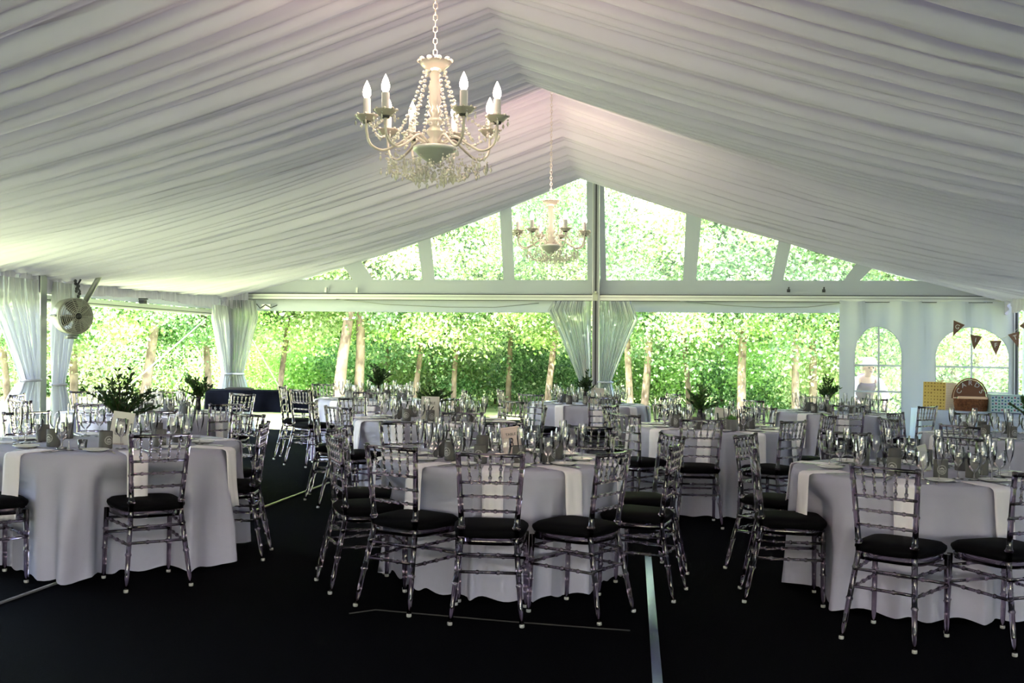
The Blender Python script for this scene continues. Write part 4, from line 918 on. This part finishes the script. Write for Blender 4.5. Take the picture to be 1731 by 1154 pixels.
tag(MB().box((0, 0, 0.01), (0.3, 0.22, 0.02)).box((0, 0, 0.03), (0.28, 0.2, 0.02)).build('dark_book', M['plastic_black'], loc=(6.36, 15.60, 0.767), rz=0.3, smooth=False), 'dark flat box half hidden behind the wicker basket', 'box')
bk = empty('card_basket', (6.37, 15.15, 0.767), -0.1, 'round wicker basket with raised lid spelling CARDS', 'basket')
bk.scale = (1.1, 1.1, 1.1)
m = MB()
for k in range(9):
    z = 0.008 + 0.017 * k; f = 1 + 0.12 * k / 9; ring = []
    for i in range(41):
        a = 2 * PI * i / 40; wv = 0.004 * (1 if (i + k) % 2 else -1); ring.append(((0.185 * f + wv) * math.cos(a), (0.10 * f + wv) * math.sin(a), z))
    m.tube(ring, 0.009, 6, cap=False)
m.lathe([(0.0005, 0.004), (0.95, 0.004)], 40); nvv = len(m.v)
for i in range(nvv - 80, nvv): m.v[i] = (m.v[i][0] * 0.185, m.v[i][1] * 0.10, 0.006)
m.build('basket_bowl', M['wicker'], bk)
m = MB(); fr_, bk_ = [], []
for i in range(25): a = PI * i / 24; fr_.append((0.195 * math.cos(a), 0.04, 0.165 + 0.225 * math.sin(a))); bk_.append((0.195 * math.cos(a), 0.055, 0.165 + 0.225 * math.sin(a)))
m.add(fr_ + bk_, [tuple(range(24, -1, -1)), tuple(range(25, 50))] + [(i, i + 1, i + 26, i + 25) for i in range(24)] + [(24, 0, 25, 49)])
m.build('basket_lid', M['wicker_lid'], bk, smooth=False)
MB().tube([(0.215 * math.cos(PI * i / 24), 0.045, 0.15 + 0.255 * math.sin(PI * i / 24)) for i in range(25)], 0.009, 8).build('handle', M['wicker'], bk)
MB().box((0, -0.07, 0.168), (0.36, 0.012, 0.03)).build('ribbon', M['ribbon'], bk, smooth=False)
for i, chh in enumerate('CARDS'):
    a = PI - PI * (i + 0.5) / 5 * 0.96 - 0.05; rr = 0.145
    text_obj('letter', chh, 0.085, M['silver_letter'], bk, (rr * math.cos(a), 0.034, 0.185 + rr * 1.12 * math.sin(a)), (PI / 2, -(a - PI / 2) * 0.75, 0), 0.003)
# bunting
FL = [(5.36, 1.94, 'G', -0.55), (5.60, 1.76, 'I', -0.2), (5.87, 1.69, 'F', 0.05), (6.12, 1.80, 'T', 0.45)]
st = empty('bunting_string', (0, 0, 0), 0, 'string of brown paper pennants spelling GIFTS before the arched window', 'bunting')
st.location = tp(5.36, 0.3, 1.9); o0 = st.location.copy()
pts = [(5.28, 1.98), (5.36, 1.94), (5.48, 1.83), (5.60, 1.765), (5.74, 1.715), (5.87, 1.70), (6.0, 1.735), (6.12, 1.81), (6.22, 1.90), (6.30, 1.97)]
MB().tube([tp(u, 0.3, z) - o0 for u, z in pts], 0.003, 5).build('string', M['rope'], st)
for u, z, chh, rl_ in FL + [(6.26, 1.95, 'S', 1.0)]:
    c0 = tp(u, 0.305, z) - o0; p = bpy.data.objects.new('pennant_frame', None)
    q = Matrix.Translation(c0) @ Matrix.Rotation(TRZ, 4, 'Z') @ Matrix.Rotation(-rl_ * 0.7, 4, 'Y')
    m = MB(); m.add([(-0.085, -0.002, 0), (0.085, -0.002, 0), (0, -0.002, -0.22), (-0.085, 0.002, 0), (0.085, 0.002, 0), (0, 0.002, -0.22)], [(0, 2, 1), (3, 4, 5), (0, 1, 4, 3), (1, 2, 5, 4), (2, 0, 3, 5)])
    po = m.build('pennant', M['kraft'], st, smooth=False); po.matrix_local = q
    lt = text_obj('letter', chh, 0.095, M['print'], po, (0, -0.0035, -0.07), (PI / 2, 0, 0), 0.0008)

# ------------------------------------------------------------------ guy ropes outside
def rope(a, b, r, label):
    tag(MB().tube([a, b], r, 6).build('guy_rope', M['rope']), label, 'rope')
rope(tp(-6.2, 0.6, 1.9), tp(-7.9, 1.9, -0.15), 0.012, 'pale slanting guy strap outside the left opening')
rope(tp(-5.9, -0.1, 1.9), tp(-5.3, -1.6, -0.15), 0.010, 'pale guy strap outside, right of the corner curtain')

# ------------------------------------------------------------------ trees
def crown_mesh(name, seed, rx, ry, rz_, nclump, nleaf, size, m, droop=0.0):
    rs = np.random.RandomState(seed)
    d = rs.normal(size=(nclump, 3)); d /= np.linalg.norm(d, axis=1)[:, None]; rad = rs.rand(nclump) ** 0.4
    cen = d * rad[:, None] * np.array([rx, ry, rz_])
    ci = rs.randint(0, nclump, nleaf); sig = rs.uniform(0.22, 0.55, nclump)[ci]
    p = cen[ci] + rs.normal(size=(nleaf, 3)) * sig[:, None] * np.array([1, 1, 0.6]); p[:, 2] -= droop * np.hypot(p[:, 0], p[:, 1]) * 0.2
    a = rs.normal(size=(nleaf, 3)); a /= np.linalg.norm(a, axis=1)[:, None]
    nrm = rs.normal(size=(nleaf, 3)) + np.array([0, 0, 0.9]); b = np.cross(a, nrm); b /= np.linalg.norm(b, axis=1)[:, None] + 1e-9
    s = rs.uniform(0.6, 1.4, nleaf)[:, None] * size
    v = np.stack([p, p + a * s * 0.5 + b * s * 0.32, p + a * s, p + a * s * 0.5 - b * s * 0.32], 1).reshape(-1, 3)
    me = bpy.data.meshes.new(name); nf = nleaf
    me.vertices.add(nf * 4); me.vertices.foreach_set('co', v.astype(np.float32).ravel())
    me.loops.add(nf * 4); me.loops.foreach_set('vertex_index', np.arange(nf * 4, dtype=np.int32))
    me.polygons.add(nf); me.polygons.foreach_set('loop_start', np.arange(0, nf * 4, 4, dtype=np.int32)); me.polygons.foreach_set('loop_total', np.full(nf, 4, dtype=np.int32))
    me.materials.append(m); me.update(); me.validate(); return me
def trunk_mesh(seed, h, r, fork=True):
    rn = random.Random(seed); m = MB()
    def branch(p, d, L, rad, depth):
        pts = [p]; rr = [rad]; q = p.copy(); dd = d.copy()
        for k in range(6):
            dd = (dd + Vector((rn.uniform(-.12, .12), rn.uniform(-.12, .12), 0.03))).normalized(); q = q + dd * L / 6; pts.append(q.copy()); rr.append(rad * (1 - 0.55 * (k + 1) / 6))
        m.tube(pts, rr, 10 if depth == 0 else 6)
        if depth < 2:
            for k in range(4 if depth == 0 else 3):
                i = rn.choice([3, 4, 5, 6]) if depth == 0 else rn.choice([2, 3, 4, 5]); a = rn.random() * 2 * PI
                nd = (dd * 0.7 + Vector((math.cos(a), math.sin(a), 0.35)) * 0.9).normalized(); branch(pts[i], nd, L * rn.uniform(.45, .65), rr[i] * 0.62, depth + 1)
    branch(Vector((0, 0, -0.3)), Vector((rn.uniform(-.08, .08), rn.uniform(-.08, .08), 1)).normalized(), h, r, 0)
    return m.mesh('trunk')
crowns = [crown_mesh('crown', 11, 3.0, 3.0, 3.0, 46, 38000, 0.085, M['leafA'], 0.8), crown_mesh('crown', 12, 2.6, 2.6, 3.2, 40, 38000, 0.08, M['leafB'], 0.8),
          crown_mesh('crown', 13, 3.3, 3.0, 2.9, 50, 38000, 0.09, M['leafC'], 0.8), crown_mesh('crown', 14, 2.8, 2.8, 3.0, 34, 30000, 0.085, M['leafA'], 0.8)]
bushes = [crown_mesh('foliage', 21, 1.7, 1.4, 1.0, 26, 11000, 0.085, M['leafC']), crown_mesh('foliage', 22, 1.5, 1.5, 1.2, 26, 11000, 0.08, M['leafB']), crown_mesh('foliage', 23, 1.9, 1.5, 0.9, 26, 11000, 0.085, M['leafA'])]
trunks = [trunk_mesh(31, 5.5, 0.20), trunk_mesh(32, 6.5, 0.15), trunk_mesh(33, 5.0, 0.24), trunk_mesh(34, 6.5, 0.12)]
for t_ in trunks: t_.materials.append(M['bark'])
def tree(x, y, ci, ti, s, cz, label, rz=0.0, sx=1.0, thick=1.0):
    r = empty('tree', (x, y, -0.2), rz, label, 'tree', 'trees behind the tent')
    o = bpy.data.objects.new('trunk', trunks[ti]); C.objects.link(o); o.parent = r; o.scale = (thick * 0.62, thick * 0.62, s)
    o = bpy.data.objects.new('crown', crowns[ci]); C.objects.link(o); o.parent = r; o.location = (0, 0, cz - 0.9); o.scale = (s * sx, s * sx, s); o['kind'] = 'stuff'
def at(px, y): return (px - 865.5) / 1850 * y
TR = [ # px, depth, crown, trunk, scale, crown z, thickness
 (572, 24.5, 0, 2, 1.0, 5.3, 1.0), (610, 25.2, 1, 0, 1.05, 5.8, 1.0), (245, 23.0, 1, 0, 0.95, 5.0, 0.9), (925, 27.0, 0, 1, 1.0, 5.2, 1.0), (862, 28.5, 2, 1, 1.0, 5.5, 0.9),
 (1072, 24.0, 1, 1, 1.0, 5.6, 0.9), (1092, 25.5, 2, 0, 1.0, 5.9, 0.8), (1170, 27.0, 3, 3, 1.0, 5.4, 1.0), (1255, 23.0, 0, 0, 0.95, 5.4, 0.85), (1350, 22.5, 1, 1, 1.0, 5.8, 0.95), (1380, 24.0, 1, 0, 1.0, 5.6, 0.8),
 (1500, 25.0, 2, 3, 1.0, 5.2, 1.0), (1640, 25.0, 0, 1, 1.0, 5.4, 0.9), (1760, 24.0, 1, 1, 1.0, 5.4, 0.9), (470, 26.0, 2, 3, 1.0, 5.2, 1.0), (360, 24.5, 0, 1, 0.95, 4.9, 0.9), (130, 23.0, 0, 1, 1.0, 5.0, 1.0), (20, 22.0, 1, 3, 0.95, 4.8, 1.0), (-80, 20.5, 2, 1, 1.0, 4.8, 1.0), (700, 26.5, 3, 3, 1.0, 5.8, 1.0), (770, 27.0, 1, 3, 1.0, 6.2, 1.0), (1000, 26.0, 3, 3, 1.0, 6.2, 1.0)]
sides = ['pale', 'mid green', 'bright']
KN = {0: 'bright green', 1: 'mid green', 2: 'pale yellow-green', 3: 'loose bright green'}
WH = ['seen through the middle opening, thick trunk left of centre', 'second thick trunk left of centre', 'behind the left side opening', 'left of the middle post', 'slender, well left of the middle post', 'first trunk right of the middle post', 'second trunk right of the middle post', 'in the middle of the right opening', 'thick trunk in the right opening', 'pale trunk near the edge of the wall panel', 'darker trunk beside the wall panel', 'behind the narrow arched window', 'behind the wide arched window', 'beyond the right edge', 'right of the corner curtain', 'left of the corner curtain', 'right of the fan post', 'left of the fan post', 'at the left edge', 'above the card marked 16', 'over the far bright gap', 'behind the middle post']
for i, (px, y, ci, ti, s, cz, th) in enumerate(TR):
    tree(at(px, y), y, ci, ti, s, cz, '%s tree %s' % (KN[ci], WH[i]), rz=i * 1.3, thick=th)
ORD = 'first second third fourth fifth sixth seventh eighth ninth tenth eleventh twelfth thirteenth fourteenth fifteenth sixteenth seventeenth eighteenth nineteenth twentieth twenty-first twenty-second'.split()
k = 0
for row, (y, n_, s, cz) in enumerate(((32, 13, 1.15, 4.3), (42, 14, 1.7, 5.6))):
    for i in range(n_):
        x = (-0.60 + 1.18 * (i + 0.5 * (row % 2)) / (n_ - 1)) * y; k += 1
        tree(x, y + 2 * math.sin(i * 2.3), (i + row) % 4, (i * 3) % 4, s, cz + 0.6 * math.sin(i * 1.9), 'tall leafy tree, %s from the left in the %s row of the wood' % (ORD[i], ('second', 'last')[row]), rz=i * 2.1)
for i in range(20):
    px = -60 + 1900 * i / 19; y = 29.5 + 3.5 * ((i * 7) % 5) / 4
    if abs(px - 1480) < 60: y = 25
    r = empty('bush', (at(px, y), y, -0.2), i * 1.1, 'leafy low bush, %s from the left under the trees' % ORD[i], 'bush', 'bushes under the trees')
    o = bpy.data.objects.new('foliage', bushes[i % 3]); C.objects.link(o); o.parent = r; o.location = (0, 0, 0.95); o['kind'] = 'stuff'
    MB().tube([(0, 0, 0), (0.05, 0, 0.5), (0.2, 0.05, 1.0)], [0.04, 0.03, 0.015], 6).tube([(0, 0, 0.1), (-0.2, 0, 0.6), (-0.35, 0.1, 1.0)], [0.03, 0.02, 0.01], 6).build('stem', M['bark'], r)

# ------------------------------------------------------------------ person outside the narrow arched window
def skin_figure(name, chains, m, parent, sub=2):
    vs, es, rr = [], [], []
    idx = {}
    for ch in chains:
        prev = None
        for p, rad in ch:
            key = tuple(round(c, 4) for c in p)
            if key not in idx: idx[key] = len(vs); vs.append(p); rr.append(rad)
            i = idx[key]
            if prev is not None and prev != i: es.append((prev, i))
            prev = i
    me = bpy.data.meshes.new(name); me.from_pydata(vs, es, []); o = bpy.data.objects.new(name, me); C.objects.link(o)
    md = o.modifiers.new('skin', 'SKIN'); md.use_smooth_shade = True
    for i, sv in enumerate(me.skin_vertices[0].data):
        rv = rr[i]; sv.radius = (rv, rv) if not isinstance(rv, tuple) else rv; sv.use_root = (i == 0)
    s = o.modifiers.new('sub', 'SUBSURF'); s.levels = sub; s.render_levels = sub
    me.materials.append(m); o.parent = parent; return o
pp = tp(4.20, -0.95, 0); pe = empty('person', (pp.x, pp.y, -0.28), TRZ + 0.15, 'person in white sun hat and mauve top bending outside the narrow arched window', 'person')
pel = (0, 0.22, 0.98)
# facing -Y (toward the tent), leaning forward; one continuous body
skin_figure('body', [
  [(pel, 0.15), ((0, 0.12, 1.12), 0.135), ((0, 0.0, 1.27), 0.15), ((0, -0.10, 1.38), 0.13), ((0, -0.17, 1.45), 0.055), ((0, -0.21, 1.50), 0.06), ((0, -0.24, 1.57), 0.095), ((0, -0.25, 1.64), 0.08)],
  [((0, -0.10, 1.38), 0.13), ((0.19, -0.12, 1.36), 0.062), ((0.27, -0.22, 1.16), 0.048), ((0.20, -0.40, 1.02), 0.036), ((0.17, -0.46, 0.99), 0.03)],
  [((0, -0.10, 1.38), 0.13), ((-0.19, -0.12, 1.36), 0.062), ((-0.28, -0.2, 1.16), 0.048), ((-0.22, -0.38, 1.04), 0.036), ((-0.19, -0.44, 1.0), 0.03)],
  [(pel, 0.15), ((0.11, 0.20, 0.86), 0.10), ((0.12, 0.12, 0.50), 0.065), ((0.12, 0.16, 0.10), 0.045), ((0.12, 0.02, 0.05), 0.035)],
  [(pel, 0.15), ((-0.11, 0.20, 0.86), 0.10), ((-0.12, 0.12, 0.50), 0.065), ((-0.12, 0.16, 0.10), 0.045), ((-0.12, 0.02, 0.05), 0.035)]], M['skin'], pe)
for sg in (-1, 1):
    w0 = Vector((sg * 0.18, -0.45, 0.99)); ch = []
    skin_figure('hand', [[(tuple(w0), 0.026), (tuple(w0 + Vector((0, -0.05, -0.02))), 0.03)]] +
      [[(tuple(w0 + Vector((0, -0.05, -0.02))), 0.03), (tuple(w0 + Vector((fx, -0.085, -0.03))), 0.0095), (tuple(w0 + Vector((fx * 1.15, -0.115 + 0.01 * abs(fx * 40 - .4), -0.045))), 0.009), (tuple(w0 + Vector((fx * 1.2, -0.125, -0.07))), 0.008)] for fx in (-0.027, -0.009, 0.009, 0.027)] +
      [[(tuple(w0), 0.026), (tuple(w0 + Vector((-sg * 0.035, -0.03, -0.015))), 0.011), (tuple(w0 + Vector((-sg * 0.045, -0.06, -0.03))), 0.009)]], M['skin'], pe, 1)
skin_figure('top_garment', [[((0, 0.20, 0.98), 0.19), ((0, 0.12, 1.12), 0.18), ((0, 0.0, 1.27), 0.20), ((0, -0.10, 1.385), 0.185), ((0, -0.135, 1.42), 0.12)]], M['shirt'], pe)
for sg in (-1, 1):
    skin_figure('sleeve', [[((sg * 0.12, -0.10, 1.38), 0.09), ((sg * 0.20, -0.12, 1.36), 0.08), ((sg * 0.275, -0.21, 1.16), 0.066), ((sg * 0.235, -0.32, 1.07), 0.055)]], M['sleeve'], pe)
    skin_figure('trouser_leg', [[((sg * 0.04, 0.22, 0.98), 0.13), ((sg * 0.11, 0.20, 0.86), 0.115), ((sg * 0.12, 0.12, 0.50), 0.085), ((sg * 0.12, 0.16, 0.12), 0.07)]], M['trouser'], pe)
MB().lathe([(0.17, 1.625), (0.155, 1.635), (0.108, 1.65), (0.104, 1.69), (0.085, 1.735), (0.04, 1.75), (0.0005, 1.752)], 20, (0, -0.25, 0)).build('sun_hat', M['cap'], pe)
hd = MB(); hd.ball((0.035, -0.335, 1.585), 0.012, 8, 6); hd.ball((-0.035, -0.335, 1.585), 0.012, 8, 6); hd.build('eyes', M['ink'], pe)
MB().tube([(0, -0.335, 1.59), (0, -0.362, 1.555), (0, -0.34, 1.548)], [0.008, 0.014, 0.01], 8).build('nose', M['skin'], pe)
MB().tube([(-0.025, -0.335, 1.525), (0, -0.345, 1.522), (0.025, -0.335, 1.525)], 0.006, 6).build('mouth', M['shirt'], pe)
for sg in (-1, 1): MB().ball((sg * 0.098, -0.25, 1.57), 0.022, 8, 5, 1.4).build('ear', M['skin'], pe)
bpy.context.view_layer.update()
